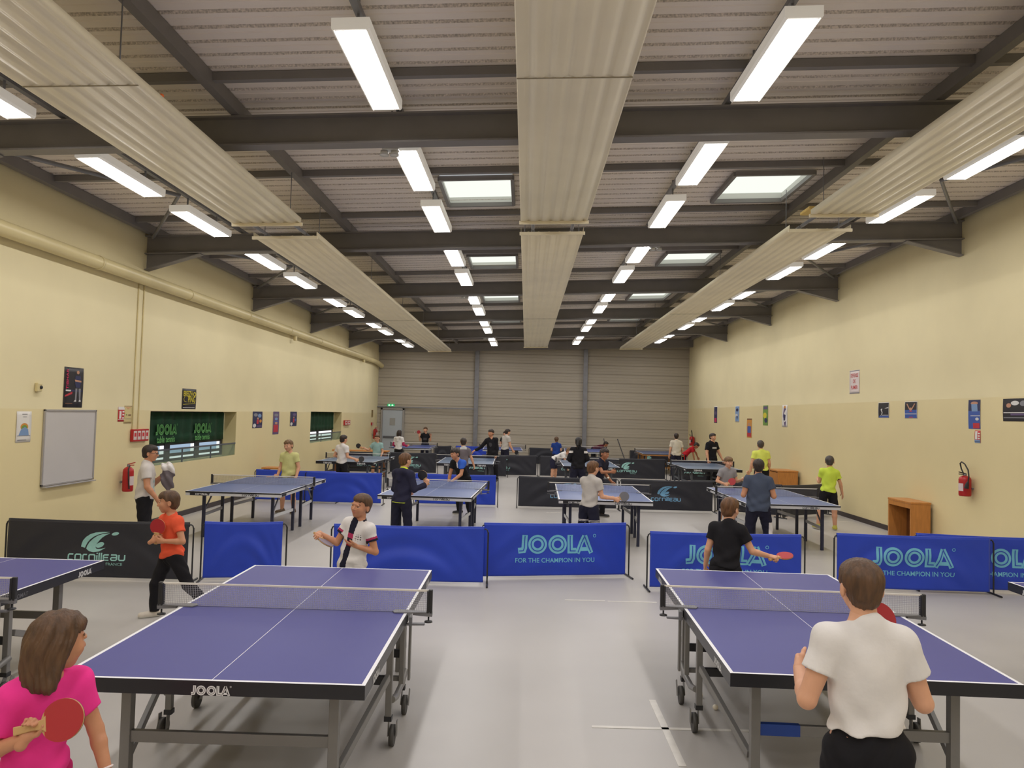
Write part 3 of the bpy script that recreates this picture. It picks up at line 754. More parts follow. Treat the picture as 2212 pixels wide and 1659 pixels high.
# ================================================================== BARRIERS
cloth_b = M('royal_blue_barrier_cloth', (23, 60, 184), 0.5, var=0.08, vs=1.5, bump=0.15, bs=90, sheen=0.2)
cloth_k = M('black_navy_barrier_cloth', (27, 28, 40), 0.55, var=0.1, vs=1.5, bump=0.15, bs=90, sheen=0.2)
pr_cyan = M('light_cyan_print', (112, 186, 214), 0.5, var=0.04, vs=8)
pr_mint = M('pale_mint_print', (150, 200, 196), 0.5, var=0.06, vs=10)
pr_white = M('off_white_print', (196, 206, 212), 0.5)
pr_blue = M('light_blue_print', (106, 158, 196), 0.5, var=0.1, vs=6)
tube_k = M('black_steel_tube', (32, 32, 34), 0.35)
BH = 0.705
def barrier(p, q, kind, label, logo=None, lx=0.0, seed=0, lz=0.0, feet=(1, 1)):
    p, q = np.array(p, float), np.array(q, float)
    L = np.linalg.norm(q - p); a = math.atan2(q[1] - p[1], q[0] - p[0])
    t = thing('court_barrier', label, 'barrier', (p[0], p[1], 0), a, 'playing court barriers')
    r = random.Random(seed); ph = [r.uniform(0, 6.28) for _ in range(4)]
    m = cloth_b if kind == 'blue' else cloth_k
    c0, c1, z0, z1 = 0.03, L - 0.05, 0.035, BH
    def cl(u, v, off=0.0):            # u metres along, v metres up ; front is -y
        s = (u - c0) / (c1 - c0); h = (v - z0) / (z1 - z0)
        env = max(0.0, math.sin(PI * min(max(s, 0), 1))) * (0.25 + 0.75 * math.sin(PI * min(max(h, 0), 1)))
        sag = ((s - 0.5) * 2) ** 2
        d = 0.016 * math.sin(9.0 * (h + 0.75 * sag) + ph[0]) * env + 0.010 * math.sin(17 * (h * 0.8 + 0.9 * sag) + ph[1] + 3 * s) * env + 0.006 * math.sin(5 * s + ph[2])
        d *= 1 - max(0.0, min(h, 1.0)) ** 4
        dz = -0.012 * math.sin(PI * min(max(s, 0), 1)) * h
        return (u, d - 0.014 - off, v + dz)
    mb = MB(); mb.grid(lambda i, j: cl(c0 + (c1 - c0) * i, z0 + (z1 - z0) * j), 72, 28, m)
    def hemf(i, j):
        x, y, zz = cl(c0 + (c1 - c0) * i, z1)
        a_ = PI * min(j / 0.7, 1.0)
        return (x, y + 0.012 - 0.012 * math.cos(a_) , zz + 0.010 * math.sin(a_) - (0.05 * (j - 0.7) / 0.3 if j > 0.7 else 0))
    mb.grid(hemf, 72, 8, m)
    cl_o = mb.build('cloth', t, solid=0.003)
    lt = MB(); f = lambda off: (lambda u, v: cl(L / 2 + lx + u, 0.37 + v, off))
    if logo == 'joola':
        joola(lt, 0.99, lambda u, v: f(0.004)(u, v + 0.075), lambda u, v: f(0.0095)(u, v + 0.075), pr_cyan, m)
        put_text(lt, 'FOR THE CHAMPION IN YOU', 0.082, lambda u, v: f(0.004)(u, v - 0.135), pr_cyan, 0.012, 0.98)
    elif logo in ('corn', 'corn_blue'):
        cornilleau(lt, 0.66, lambda u, v: f(0.004)(u, v - 0.09), pr_mint if logo == 'corn' else pr_blue, True, logo == 'corn', None)
    if lt.v: lt.build('lettering', cl_o)
    MB().tube([(0.0, 0, BH - 0.07), (0.010, 0, BH - 0.035), (0.03, 0, BH - 0.02), (0.10, 0, BH - 0.028), (L - 0.10, 0, BH - 0.028), (L - 0.03, 0, BH - 0.02), (L - 0.010, 0, BH - 0.035), (L, 0, BH - 0.07)], 0.009, tube_k, 8).build('top_rail', t)
    for i, x in enumerate((0.0, L)):
        MB().tube([(x, 0, 0.02), (x, 0, BH - 0.055)], 0.010, tube_k, 8).build('upright', t)
        if feet[i]:
            MB().tube([(x, -0.17, 0.012), (x, 0.17, 0.012)], 0.012, tube_k, 8).build('foot', t)
    return t
B = barrier
B((-6.19, 8.93), (-3.96, 9.0), 'black', 'black barrier with pale crescent logo behind the boy in orange, front left', 'corn', -0.02, 1)
B((-3.90, 9.10), (-2.92, 9.28), 'blue', 'plain blue barrier piece right of the front black barrier', None, 0, 2)
B((-2.35, 9.22), (-0.43, 9.32), 'blue', 'plain blue barrier behind the boy in the white and navy shirt', None, 0, 3)
B((-0.53, 9.66), (1.41, 10.05), 'blue', 'blue barrier in the middle of the view with its block lettering fully readable', 'joola', -0.02, 4)
B((1.54, 9.36), (3.50, 9.44), 'blue', 'blue barrier whose lettering is partly covered by the boy in black t-shirt', 'joola', -0.02, 5)
B((3.95, 9.66), (5.93, 9.63), 'blue', 'blue lettered barrier behind the head of the near boy in white t-shirt', 'joola', -0.03, 6)
B((5.05, 9.86), (7.05, 9.70), 'blue', 'blue lettered barrier cut off by the right edge, left end behind its neighbour', 'joola', 0.03, 7)
B((-6.15, 17.05), (-4.25, 17.08), 'blue', 'blue barrier behind the boy in pale green t-shirt, left end near the wall', None, 0, 8)
B((-4.95, 16.9), (-3.17, 16.93), 'blue', 'blue barrier between the left and second tables of the middle row', None, 0, 9)
B((-2.52, 17.15), (-0.60, 17.2), 'blue', 'blue barrier behind the boy in black with blue shoulders', None, 0, 10)
B((-0.16, 17.15), (2.15, 17.2), 'black', 'long black barrier behind the boy in light grey t-shirt', 'corn_blue', -0.06, 11)
B((2.16, 17.12), (4.33, 17.2), 'black', 'black barrier with light blue crescent logo left of the boy facing with red paddle', 'corn_blue', -0.03, 12)
B((4.42, 17.45), (5.75, 16.75), 'black', 'black barrier set at an angle behind the boy in grey facing the camera', None, 0, 13)
B((5.60, 16.55), (7.0, 17.45), 'black', 'black barrier slanting up to the right wall', None, 0, 14)
B((-6.4, 25.6), (-4.62, 25.55), 'black', 'black barrier with lettering under the grey-blue table near the small window', 'corn', 0.12, 15)
B((-4.66, 25.75), (-3.0, 25.85), 'black', 'black barrier with crescent logo right of the boy in navy hoodie', 'corn', -0.1, 16)
B((-2.6, 25.25), (-0.57, 25.25), 'black', 'black barrier behind the second table of the third row', 'corn', -0.1, 17)
B((-1.5, 25.75), (0.45, 26.0), 'black', 'black barrier whose lettering is cut short by the barrier before it', 'corn', -0.33, 18)
B((0.5, 25.95), (2.7, 26.0), 'black', 'black barrier behind the table with the ponytail player', 'corn', 0.0, 19)
B((2.72, 25.75), (4.86, 25.9), 'black', 'black barrier with crescent logo before the old wooden table', 'corn', -0.3, 20)
B((4.95, 25.6), (6.95, 25.7), 'black', 'black barrier under the table nearest the right wall', 'corn', -0.2, 21)
B((-3.85, 31.5), (-3.1, 31.9), 'black', 'short black barrier piece beside the far table by the door', None, 0, 22)
B((-3.0, 32.15), (-1.6, 32.2), 'blue', 'far blue barrier near the back wall', None, 0, 23)
B((0.15, 32.2), (1.9, 32.3), 'black', 'far black barrier near the back wall behind the boy in blue', None, 0, 24)
B((4.45, 32.2), (6.4, 32.3), 'black', 'far black barrier behind the old wooden table', 'corn', -0.1, 25)

# ================================================================== THINGS ON THE WALLS
def WL(y, z, d=0.0): return (XL + 0.004 + d, y, z)           # u to the right = +y on the left wall
def WR(y, z, d=0.0): return (XR - 0.004 - d, y, z)           # u to the right = -y on the right wall
paper = M('white_paper', (222, 218, 212), 0.7)
red_m = M('signal_red_paint', (176, 30, 34), 0.35)
redp = M('red_print', (196, 40, 48), 0.5)
def sheet(name, label, cat, side, y0, y1, z0, z1, base, shapes=(), texts=(), group=None, tilt=0.0):
    """flat printed sheet on a side wall; u,v in 0..1 from lower left as seen"""
    t0 = thing(name, label, cat, (XL if side == 'L' else XR, (y0 + y1) / 2, (z0 + z1) / 2), 0, group)
    w, h = abs(y1 - y0), z1 - z0
    def mp(d):
        def g(u, v):
            a, b = (u - 0.5) * w, (v - 0.5) * h
            a, b = a * math.cos(tilt) - b * math.sin(tilt), a * math.sin(tilt) + b * math.cos(tilt)
            bulge = 0.006 * (1 - (2 * v - 1) ** 2) + 0.003
            return (bulge + d, a, b) if side == 'L' else (-bulge - d, -a, b)
        return g
    mb = MB(); mb.grid(mp(0), 4, 8, base)
    mb.build('sheet', t0, solid=0.001)
    if shapes or texts:
        mb = MB(); f = mp(0.0015)
        for s in shapes:
            k, m = s[0], s[-1]
            if k == 'r': _, u0, v0, u1, v1, _m = s; mb.grid(lambda a, b: mp(0.0015 + 0.0004 * shapes.index(s))(u0 + (u1 - u0) * a, v0 + (v1 - v0) * b), 1, 6, m)
            elif k == 'p': mb.raw([mp(0.0015 + 0.0004 * shapes.index(s))(*q) for q in s[1]], [tuple(range(len(s[1])))], m)
            elif k == 'e':
                _, cu, cv, ru, rv, _m = s
                mb.raw([mp(0.0015 + 0.0004 * shapes.index(s))(cu + ru * math.cos(2 * PI * i / 18), cv + rv * math.sin(2 * PI * i / 18)) for i in range(18)], [tuple(range(18))], m)
            elif k == 'l': ribbon(mb, s[1], s[2], mp(0.0015 + 0.0004 * shapes.index(s)), m, False, 0.1)
        for (s, cu, cv, size, sx, rot, m) in texts:
            ff = mp(0.0015 + 0.0004 * (len(shapes) + 1))
            def tf(a, b):
                if rot: a, b = -b, a
                return ff(cu + a / w, cv + b / h)
            put_text(mb, s, size, tf, m, 0.012, sx)
        mb.build('print', t0)
    return t0
ink = {n: M('print_ink_' + n, c, 0.5) for n, c in dict(black=(32, 28, 34), navy=(40, 44, 84), blue=(58, 88, 164), sky=(120, 150, 190), red=(188, 48, 62), pink=(206, 40, 92), skin=(190, 140, 112), white=(214, 212, 210), yellow=(214, 198, 52), green=(112, 148, 66), orange=(206, 140, 56), grey=(130, 130, 136), violet=(96, 78, 118), brown=(120, 82, 58)).items()}
I = ink
sheet('poster', 'tall black poster of a standing player with pink lettering, above the whiteboard', 'poster', 'L', 10.50, 10.96, 2.045, 2.625, I['black'],
      [('r', .06, .40, .95, .44, I['navy']), ('e', .70, .885, .07, .045, I['skin']), ('p', [(.56, .80), (.84, .80), (.86, .62), (.80, .50), (.60, .50), (.54, .62)], I['navy']), ('p', [(.52, .70), (.88, .68), (.88, .64), (.56, .65)], I['skin']), ('p', [(.58, .48), (.68, .48), (.66, .16), (.58, .16)], I['grey']), ('p', [(.74, .48), (.86, .48), (.88, .16), (.80, .16)], I['grey']), ('p', [(.52, .15), (.66, .15), (.64, .19), (.58, .19)], I['white']), ('p', [(.78, .15), (.90, .15), (.88, .19), (.80, .19)], I['white']), ('p', [(.05, .26), (.42, .34), (.42, .40), (.05, .30)], I['red']), ('r', .08, .40, .34, .44, I['white']), ('r', .1, .09, .45, .11, I['brown'])],
      [('TIBHAR', .15, .70, .075, 1.15, True, I['pink'])])
sheet('poster', 'small black poster with yellow lettering above the big window', 'poster', 'L', 14.17, 14.77, 2.055, 2.445, I['black'],
      [('e', .88, .74, .10, .12, I['yellow']), ('e', .87, .74, .055, .07, I['black']), ('l', [(.18, .62), (.10, .5), (.14, .38), (.3, .35)], .02, I['yellow']), ('l', [(.06, .22), (.5, .25), (.95, .28)], .02, I['yellow']), ('r', .06, .05, .92, .08, I['white'])],
      [('BREIZH', .40, .74, .15, .82, False, I['yellow']), ('PING', .66, .46, .17, .85, False, I['yellow'])])
sheet('notice', 'white paper notice with a coloured drawing left of the whiteboard', 'notice', 'L', 9.55, 9.84, 1.58, 1.985, paper,
      [('e', .52, .50, .26, .12, I['orange']), ('e', .52, .47, .20, .09, I['green']), ('p', [(.15, .22), (.85, .22), (.78, .42), (.55, .50), (.3, .42)], I['sky']), ('r', .05, .205, .95, .225, I['grey']), ('r', .1, .06, .7, .085, I['grey']), ('r', .35, .9, .7, .92, I['grey']), ('r', .4, .82, .66, .835, I['grey'])])
sheet('sign', 'small red and white extinguisher sign beside a cream notice', 'sign', 'L', 11.95, 12.14, 1.83, 2.07, redp,
      [('r', .0, .80, 1, 1, paper), ('r', .16, .2, .48, .72, paper), ('r', .62, .2, .9, .3, paper), ('r', .62, .42, .9, .52, paper), ('r', .62, .62, .9, .72, paper), ('r', 0, .12, 1, .15, paper)])
sheet('notice', 'cream safety notice with red heading beside the red sign', 'notice', 'L', 12.13, 12.37, 1.80, 2.09, M('cream_notice', (206, 188, 132), 0.6),
      [('r', .02, .955, .98, .985, I['brown']), ('r', .2, .89, .8, .91, redp), ('r', .35, .82, .62, .84, redp), ('r', .2, .45, .35, .52, I['green']), ('r', .5, .43, .85, .51, I['brown']), ('r', .1, .26, .9, .275, I['grey']), ('r', .02, .01, .98, .03, I['brown'])])
for (y0, y1, z0, z1, lab, sh) in [
    (17.9, 18.56, 1.62, 2.02, 'sports poster between the windows, left of three', [('r', 0, 0, 1, 1, I['navy']), ('e', .3, .8, .2, .1, I['grey']), ('e', .7, .75, .18, .12, I['sky']), ('p', [(.4, .5), (.62, .52), (.6, .25), (.42, .25)], I['red']), ('e', .52, .58, .09, .06, I['skin']), ('e', .2, .15, .16, .12, I['white']), ('e', .8, .42, .12, .1, I['orange']), ('r', .4, .05, .95, .16, I['violet'])]),
    (19.36, 19.83, 1.43, 2.025, 'narrow sports poster between the windows, middle of three', [('r', 0, 0, 1, 1, I['violet']), ('e', .5, .85, .35, .06, I['grey']), ('e', .5, .68, .25, .06, I['sky']), ('r', .1, .1, .85, .42, I['red']), ('e', .5, .5, .22, .06, I['skin']), ('r', .05, .55, .95, .58, I['blue'])]),
    (20.77, 21.37, 1.625, 2.03, 'sports poster between the windows, right of three', [('r', 0, 0, 1, 1, I['navy']), ('e', .6, .8, .25, .1, I['violet']), ('p', [(.4, .5), (.65, .52), (.6, .25), (.42, .25)], I['red']), ('e', .52, .6, .09, .06, I['skin']), ('e', .2, .15, .16, .12, I['white']), ('e', .75, .42, .12, .1, I['blue'])])]:
    sheet('poster', lab, 'poster', 'L', y0, y1, z0, z1, paper, [(s[0], *s[1:]) for s in sh], (), 'sports posters')
R_ = [
    (28.55, 29.05, 1.99, 2.62, 'narrow poster on the right wall, farthest of the row', [('r', .05, 0, .95, .97, I['navy']), ('r', .2, .05, .8, .3, I['pink']), ('e', .5, .6, .3, .1, I['violet'])]),
    (25.63, 26.12, 2.05, 2.605, 'pale blue poster on the right wall, second from the far end', [('r', .05, .05, .95, .97, I['sky']), ('e', .5, .75, .3, .1, I['navy']), ('r', .1, .35, .6, .5, I['white']), ('p', [(.3, .4), (.7, .35), (.5, .15)], I['navy'])]),
    (24.2, 24.73, 1.56, 2.18, 'orange poster hung lower than the others on the right wall', [('r', 0, 0, 1, 1, I['orange']), ('r', 0, .93, 1, 1, I['brown']), ('r', .15, .25, .85, .6, I['blue']), ('r', .1, .05, .9, .25, I['red']), ('e', .5, .7, .25, .08, I['skin'])]),
    (22.6, 23.07, 1.98, 2.585, 'green and yellow poster on the right wall', [('r', 0, 0, 1, 1, I['green']), ('r', .1, .8, .9, .95, I['violet']), ('e', .4, .5, .35, .14, I['yellow']), ('e', .6, .25, .3, .12, I['navy'])]),
    (20.93, 21.37, 1.955, 2.575, 'cut-out poster of a player on the right wall, beside the green one', [('p', [(.35, .9), (.7, .85), (.85, .6), (.75, .2), (.6, .0), (.4, .15), (.2, .5)], I['violet']), ('e', .5, .9, .18, .06, I['orange']), ('p', [(.3, .6), (.7, .55), (.6, .3), (.35, .3)], I['navy'])]),
    (15.11, 15.57, 2.235, 2.55, 'dark poster of a player in white below the no smoking sign', [('r', .03, .03, .97, .97, I['black']), ('p', [(.25, .55), (.38, .62), (.42, .3), (.2, .1)], I['white']), ('r', .35, .16, .95, .2, I['white']), ('r', .1, .03, .95, .14, I['blue']), ('p', [(.6, .6), (.95, .7), (.95, .62)], I['white'])]),
    (14.03, 14.49, 2.23, 2.55, 'blue poster of a player with raised arms in red on the right wall', [('r', .03, .03, .97, .97, I['black']), ('r', .03, .03, .97, .5, I['blue']), ('p', [(.38, .45), (.62, .45), (.65, .05), (.35, .05)], I['red']), ('e', .5, .55, .1, .09, I['skin']), ('p', [(.4, .5), (.15, .85), (.22, .88), (.45, .55)], I['skin']), ('p', [(.6, .5), (.85, .85), (.78, .88), (.55, .55)], I['skin']), ('r', .03, .25, .97, .28, I['white'])]),
    (12.1, 12.42, 2.07, 2.54, 'tall blue poster on the right wall above the extinguisher sign', [('r', 0, 0, 1, 1, I['blue']), ('r', 0, .62, 1, 1, I['navy']), ('e', .5, .88, .3, .06, I['skin']), ('p', [(.25, .85), (.75, .85), (.8, .6), (.3, .6)], I['sky']), ('r', .2, .44, 1, .46, I['white']), ('e', .75, .34, .15, .05, I['white']), ('r', .4, .02, .95, .2, I['red'])]),
    (10.6, 11.53, 2.20, 2.54, 'wide poster of a playing hall at the right edge of the view', [('r', 0, 0, 1, 1, I['black']), ('e', .3, .8, .1, .1, I['white']), ('e', .5, .78, .08, .12, I['grey']), ('e', .7, .85, .1, .1, I['skin']), ('e', .15, .7, .06, .1, I['skin']), ('r', .02, .36, .98, .4, I['white']), ('r', .02, .14, .98, .18, I['grey']), ('r', .2, .26, .8, .34, I['violet']), ('e', .85, .75, .08, .12, I['violet'])]),
]
for y0, y1, z0, z1, lab, sh in R_:
    sheet('poster', lab, 'poster', 'R', y0, y1, z0, z1, paper if 'cut-out' in lab or 'edge' not in lab else paper, sh, (), 'sports posters')
sheet('sign', 'white no smoking sign with red DEFENSE DE FUMER lettering high on the right wall', 'sign', 'R', 16.45, 16.95, 2.765, 3.285, M('white_sign_board', (226, 214, 212), 0.5),
      [('r', 0, .955, 1, .985, I['grey']), ('r', 0, .02, 1, .05, I['grey'])],
      [('DEFENSE', .5, .77, .115, .84, False, redp), ('DE', .5, .52, .115, .9, False, redp), ('FUMER', .5, .26, .115, .95, False, redp)])
sheet('sign', 'small red and white extinguisher sign under the tall blue poster', 'sign', 'R', 12.1, 12.25, 1.85, 2.045, redp,
      [('r', .1, .28, .5, .95, paper), ('r', .6, .3, .95, .42, paper), ('r', .6, .5, .95, .62, paper), ('r', .6, .7, .95, .82, paper), ('r', 0, .0, 1, .24, I['sky']), ('r', 0, .06, 1, .1, I['navy'])])
# whiteboard
wf = M('whiteboard_aluminium', (176, 172, 170), 0.35, 0.4); wb = M('whiteboard_surface', (196, 192, 190), 0.25, var=0.02, vs=2)
t = thing('whiteboard', 'large white board on the left wall under the black poster', 'whiteboard', (XL, 10.7, 1.49))
MB().box((0.006, -0.60, -0.51), (0.016, 0.60, 0.51), wb).build('board', t)
mb = MB()
for a, b in (((0.003, -0.615, -0.525), (0.028, 0.615, -0.50)), ((0.003, -0.615, 0.50), (0.028, 0.615, 0.525)), ((0.003, -0.615, -0.525), (0.028, -0.59, 0.525)), ((0.003, 0.59, -0.525), (0.028, 0.615, 0.525))): mb.box(a, b, wf)
mb.build('frame', t, bevel=0.003)
MB().box((0.01, -0.60, -0.545), (0.075, 0.60, -0.53), wf).build('pen_tray', t, bevel=0.003)
# red boxes
def redbox(label, y0, y1, z0, z1, panels):
    t = thing('alarm_box', label, 'alarm box', (XL, (y0 + y1) / 2, (z0 + z1) / 2)); w, h = y1 - y0, z1 - z0
    MB().box((0.004, -w / 2, -h / 2), (0.055, w / 2, h / 2), red_m).build('case', t, bevel=0.006)
    for i in range(panels):
        a = -w / 2 + w * (i + 0.12) / panels; b = -w / 2 + w * (i + 0.88) / panels
        MB().box((0.05, a, -h * 0.36), (0.058, b, h * 0.36), M('alarm_panel_white', (212, 196, 190), 0.4)).box((0.058, a + 0.2 * (b - a), -h * 0.1), (0.06, b - 0.2 * (b - a), h * 0.2), redp).build('panel', t)
redbox('wide red alarm box with white panels left of the big window', 12.35, 12.87, 1.495, 1.70, 4)
redbox('small red alarm box right of the small left window', 26.9, 27.75, 1.565, 1.745, 2)
redbox('tiny red call point in the far left corner above the extinguisher', 31.7, 31.95, 1.50, 1.62, 1)
t = thing('detector', 'small beige sensor with dark eye on the left wall', 'sensor', (XL, 9.92, 2.31))
MB().box((0.004, -0.05, -0.06), (0.05, 0.05, 0.06), DRAIN).build('case', t, bevel=0.012)
MB().lathe([(0, 0.02), (0.02, 0.015), (0.026, 0)], dkprint, 14, (0.05, 0.015, 0.0), np.array([[0, 0, 1], [1, 0, 0], [0, 1, 0.0]])).build('lens', t)
tag(MB().box((XL + 0.004, 31.75, 1.85), (XL + 0.02, 32.0, 2.15), M('brown_notice', (132, 108, 58), 0.6)).build('notice'), 'brownish notice on the left wall in the far corner', 'notice')
# extinguishers
steelw = M('white_label_print', (214, 196, 196), 0.5)
def extinguisher(label, x, y, z, h, side, hose='loop', tilt=0.0):
    t = thing('fire_extinguisher', label, 'fire extinguisher', (x, y, z), (-PI / 2 if side == 'R' else PI / 2), 'fire extinguishers')
    r = h * (0.18 if side == 'L' else 0.24)
    MB().lathe([(0, 0), (r * .9, 0), (r, 0.02), (r, h * .70), (r * .92, h * .78), (r * .6, h * .84), (r * .3, h * .87), (0, h * .87)], red_m, 24).build('cylinder', t)
    mb = MB().lathe([(r * .28, h * .86), (r * .3, h * .93), (r * .2, h * .95), (0, h * .95)], clampm, 14)
    mb.build('valve', t)
    hd = dkprint if side == 'R' else red_m
    MB().bar((0, 0.02, h * .95), (0.02, -r * 1.2, h * 1.02), 0.02, 0.015, hd).bar((0, 0.02, h * .92), (0, -r * 1.1, h * .93), 0.018, 0.012, hd).build('handle', t, bevel=0.003)
    if hose == 'loop':
        pts = [(0.03, 0, h * .92), (0.10, 0, h * 1.15), (0.13, 0.0, h * 1.36), (0.07, -.01, h * 1.44), (-0.03, -.02, h * 1.36), (-0.12, -.02, h * 1.12), (-0.155, -.03, h * .85), (-0.15, -.04, h * .62)]
        MB().tube([(-x_ * h / .37, y_, z_) for x_, y_, z_ in pts], 0.011, dkprint, 8).build('hose', t)
        MB().tube([(0.15 * h / .37, -.04, h * .64), (0.14 * h / .37, -.05, h * .5), (0.13 * h / .37, -.055, h * .36)], [0.014, 0.03, 0.036], dkprint, 12).build('horn', t)
    else:
        MB().tube([(-0.02, -.03, h * .9), (-r * 1.1, -.05, h * .8), (-r * 1.15, -.06, h * .4), (-r * 1.0, -.07, h * .1)], 0.011, dkprint, 8).build('hose', t)
    mb = MB(); 
    def lf(u, v): a = -PI / 2 + (u - .5) * 1.6; return ((r + .0015) * math.cos(a), (r + .0015) * math.sin(a), h * (.22 + .32 * v))
    mb.grid(lf, 10, 2, steelw)
    mb.build('label_sticker', t)
    MB().box((-r * .5, r * .95, h * .3), (r * .5, r + 0.03, h * .36), clampm).build('bracket', t)
extinguisher('red fire extinguisher on the left wall below the red alarm box', XL + 0.125, 12.12, 0.70, 0.46, 'L', 'side')
extinguisher('red fire extinguisher with looped black hose on the right wall', XR - 0.115, 12.33, 0.98, 0.38, 'R')
extinguisher('red fire extinguisher in the far left corner beside the door', XL + 0.14, 32.0, 0.92, 0.50, 'L', 'side')
extinguisher('red fire extinguisher in the far right corner, hose standing up', XR - 0.14, 32.2, 0.98, 0.46, 'R')
# exit sign
ex = EM('exit_sign_green', (30, 150, 84), 1.6); exw = EM('exit_sign_white', (235, 255, 240), 2.0)
t = thing('exit_sign', 'small green lit exit sign above the door', 'sign', (-5.97, back_y(-5.97) - 0.03, 2.385))
MB().box((-0.15, -0.05, -0.05), (0.15, 0.03, 0.05), ex).build('case', t, bevel=0.004)
mb = MB()
mb.prism([(-0.12, 0), (-0.06, 0.032), (-0.06, 0.012), (-0.03, 0.012), (-0.03, -0.012), (-0.06, -0.012), (-0.06, -0.032)], 0, 0.001, exw, lambda x, y, z: (x, -0.051 - z, y))
mb.prism([(0.12, 0), (0.06, -0.032), (0.06, -0.012), (0.03, -0.012), (0.03, 0.012), (0.06, 0.012), (0.06, 0.032)], 0, 0.001, exw, lambda x, y, z: (x, -0.051 - z, y))
mb.build('pictogram', t)
# wooden things along the walls
wood = M('varnished_brown_wood', (192, 128, 64), 0.4, var=0.12, vs=5, stretch=(6, 6, 1))
wood_d = M('dark_brown_wood', (110, 66, 30), 0.5, var=0.12, vs=5, stretch=(6, 6, 1))
t = thing('wooden_box', 'open brown wooden box standing against the right wall', 'wooden box', (XR - 0.03, 13.9, 0), 0)
MB().box((-0.37, 0.375, 0), (-0.02, 0.41, 0.70), wood).build('side_panel', t, bevel=0.005)
MB().box((-0.37, -0.425, 0), (-0.02, -0.39, 0.70), wood).build('side_panel', t, bevel=0.005)
MB().box((-0.375, -0.43, 0.70), (-0.01, 0.415, 0.74), wood).build('top_panel', t, bevel=0.006)
MB().box((-0.37, -0.39, 0.62), (-0.345, 0.375, 0.70), wood).build('front_rail', t, bevel=0.004)
MB().box((-0.04, -0.39, 0.0), (-0.02, 0.375, 0.70), wood_d).build('back_panel', t)
t = thing('wooden_box', 'brown wooden box by the right wall behind the players in yellow', 'wooden box', (XR - 0.05, 20.3, 0), 0)
MB().box((-0.55, -0.4, 0.0), (-0.02, -0.36, 0.78), wood).build('side_panel', t, bevel=0.006)
MB().box((-0.55, 0.36, 0.0), (-0.02, 0.40, 0.78), wood).build('side_panel', t, bevel=0.006)
MB().box((-0.56, -0.41, 0.78), (-0.01, 0.41, 0.82), wood).build('top_panel', t, bevel=0.006)
MB().box((-0.55, -0.36, 0.02), (-0.52, 0.36, 0.76), wood).build('front_panel', t)
t = thing('wooden_bench', 'brown wooden stand by the left wall right of the boy in pale green', 'bench', (-6.1, 18.5, 0), 0, 'low wooden benches')
MB().box((-0.35, -0.2, 0.62), (0.45, 0.2, 0.66), wood).build('seat', t, bevel=0.006)
for xx in (-0.3, 0.3):
    MB().box((xx, -0.18, 0), (xx + 0.05, 0.18, 0.62), wood_d).build('leg', t, bevel=0.004)
t = thing('wooden_bench', 'long brown wooden top behind the grey-blue table near the small window', 'bench', (-5.3, 24.2, 0), 0.05, 'low wooden benches')
MB().box((-0.9, -0.2, 0.80), (0.9, 0.2, 0.84), wood).build('seat', t, bevel=0.006)
for xx in (-0.8, 0.75): MB().box((xx, -0.18, 0), (xx + 0.05, 0.18, 0.80), wood_d).build('leg', t, bevel=0.004)
pole_m = M('dark_pole_paint', (64, 62, 66), 0.4)
tag(MB().tube([(3.62, 32.3, 0.0), (3.42, 32.9, 1.16)], 0.022, pole_m, 8).build('pole'), 'thin dark pole leaning by the back wall beside the boy in maroon', 'pole')
tag(MB().tube([(4.38, 32.2, 0.0), (4.02, 32.9, 1.16)], 0.022, pole_m, 8).build('pole'), 'thin dark pole leaning on the back wall left of the old wooden table', 'pole')
# floor lines
tape = M('worn_white_floor_tape', (216, 212, 206), 0.5, var=0.08, vs=12)
for i, (a, b, w, lab) in enumerate([((0.50, 5.2), (2.2, 5.23), 0.035, 'white cross line on the floor running under the right front table'), ((0.997, 5.72), (1.003, 4.66), 0.05, 'white lengthways line on the floor crossing the other by the right front table'),
        ((0.50, 8.70), (0.96, 8.71), 0.03, 'short white line on the floor before the middle blue lettered barrier, left piece'), ((0.99, 8.70), (1.55, 8.71), 0.03, 'short white line on the floor before the middle blue lettered barrier, right piece'),
        ((0.49, 16.4), (0.80, 16.47), 0.04, 'short white line on the floor before the long black barrier'), ((-4.55, 15.9), (-4.0, 15.95), 0.04, 'short white line on the floor behind the left table of the middle row'),
        ((-3.2, 24.55), (-2.4, 24.6), 0.05, 'white line on the floor before the far black barriers'), ((6.2, 16.3), (7.1, 16.3), 0.04, 'white line on the floor by the right wall behind the boy in yellow-green')]):
    p, q = np.array([*a, 0.0015]), np.array([*b, 0.0015])
    tag(MB().bar(p, q, w, 0.002, tape).build('floor_line'), lab, 'floor line', 'white floor lines')
ball_m = M('white_ball_celluloid', (236, 226, 206), 0.35)
def ball(x, y, z, label):
    t = tag(MB().lathe([(0.02 * math.sin(PI * i / 12), -0.02 * math.cos(PI * i / 12)) for i in range(13)], ball_m, 18, (0, 0, 0)).build('table_tennis_ball', loc=(x, y, z)), label, 'ball', 'table tennis balls')
    return t
ball(1.373, 5.80, 0.02, 'white ball on the floor under the right front table, farther one')
ball(1.43, 5.57, 0.02, 'white ball on the floor under the right front table, nearer one')
# ================================================================== PEOPLE
def rx(a): c, s = math.cos(a), math.sin(a); return np.array([[1, 0, 0], [0, c, -s], [0, s, c]])
def ry(a): c, s = math.cos(a), math.sin(a); return np.array([[c, 0, s], [0, 1, 0], [-s, 0, c]])
def rz(a): c, s = math.cos(a), math.sin(a); return np.array([[c, -s, 0], [s, c, 0], [0, 0, 1]])
D2R = math.pi / 180

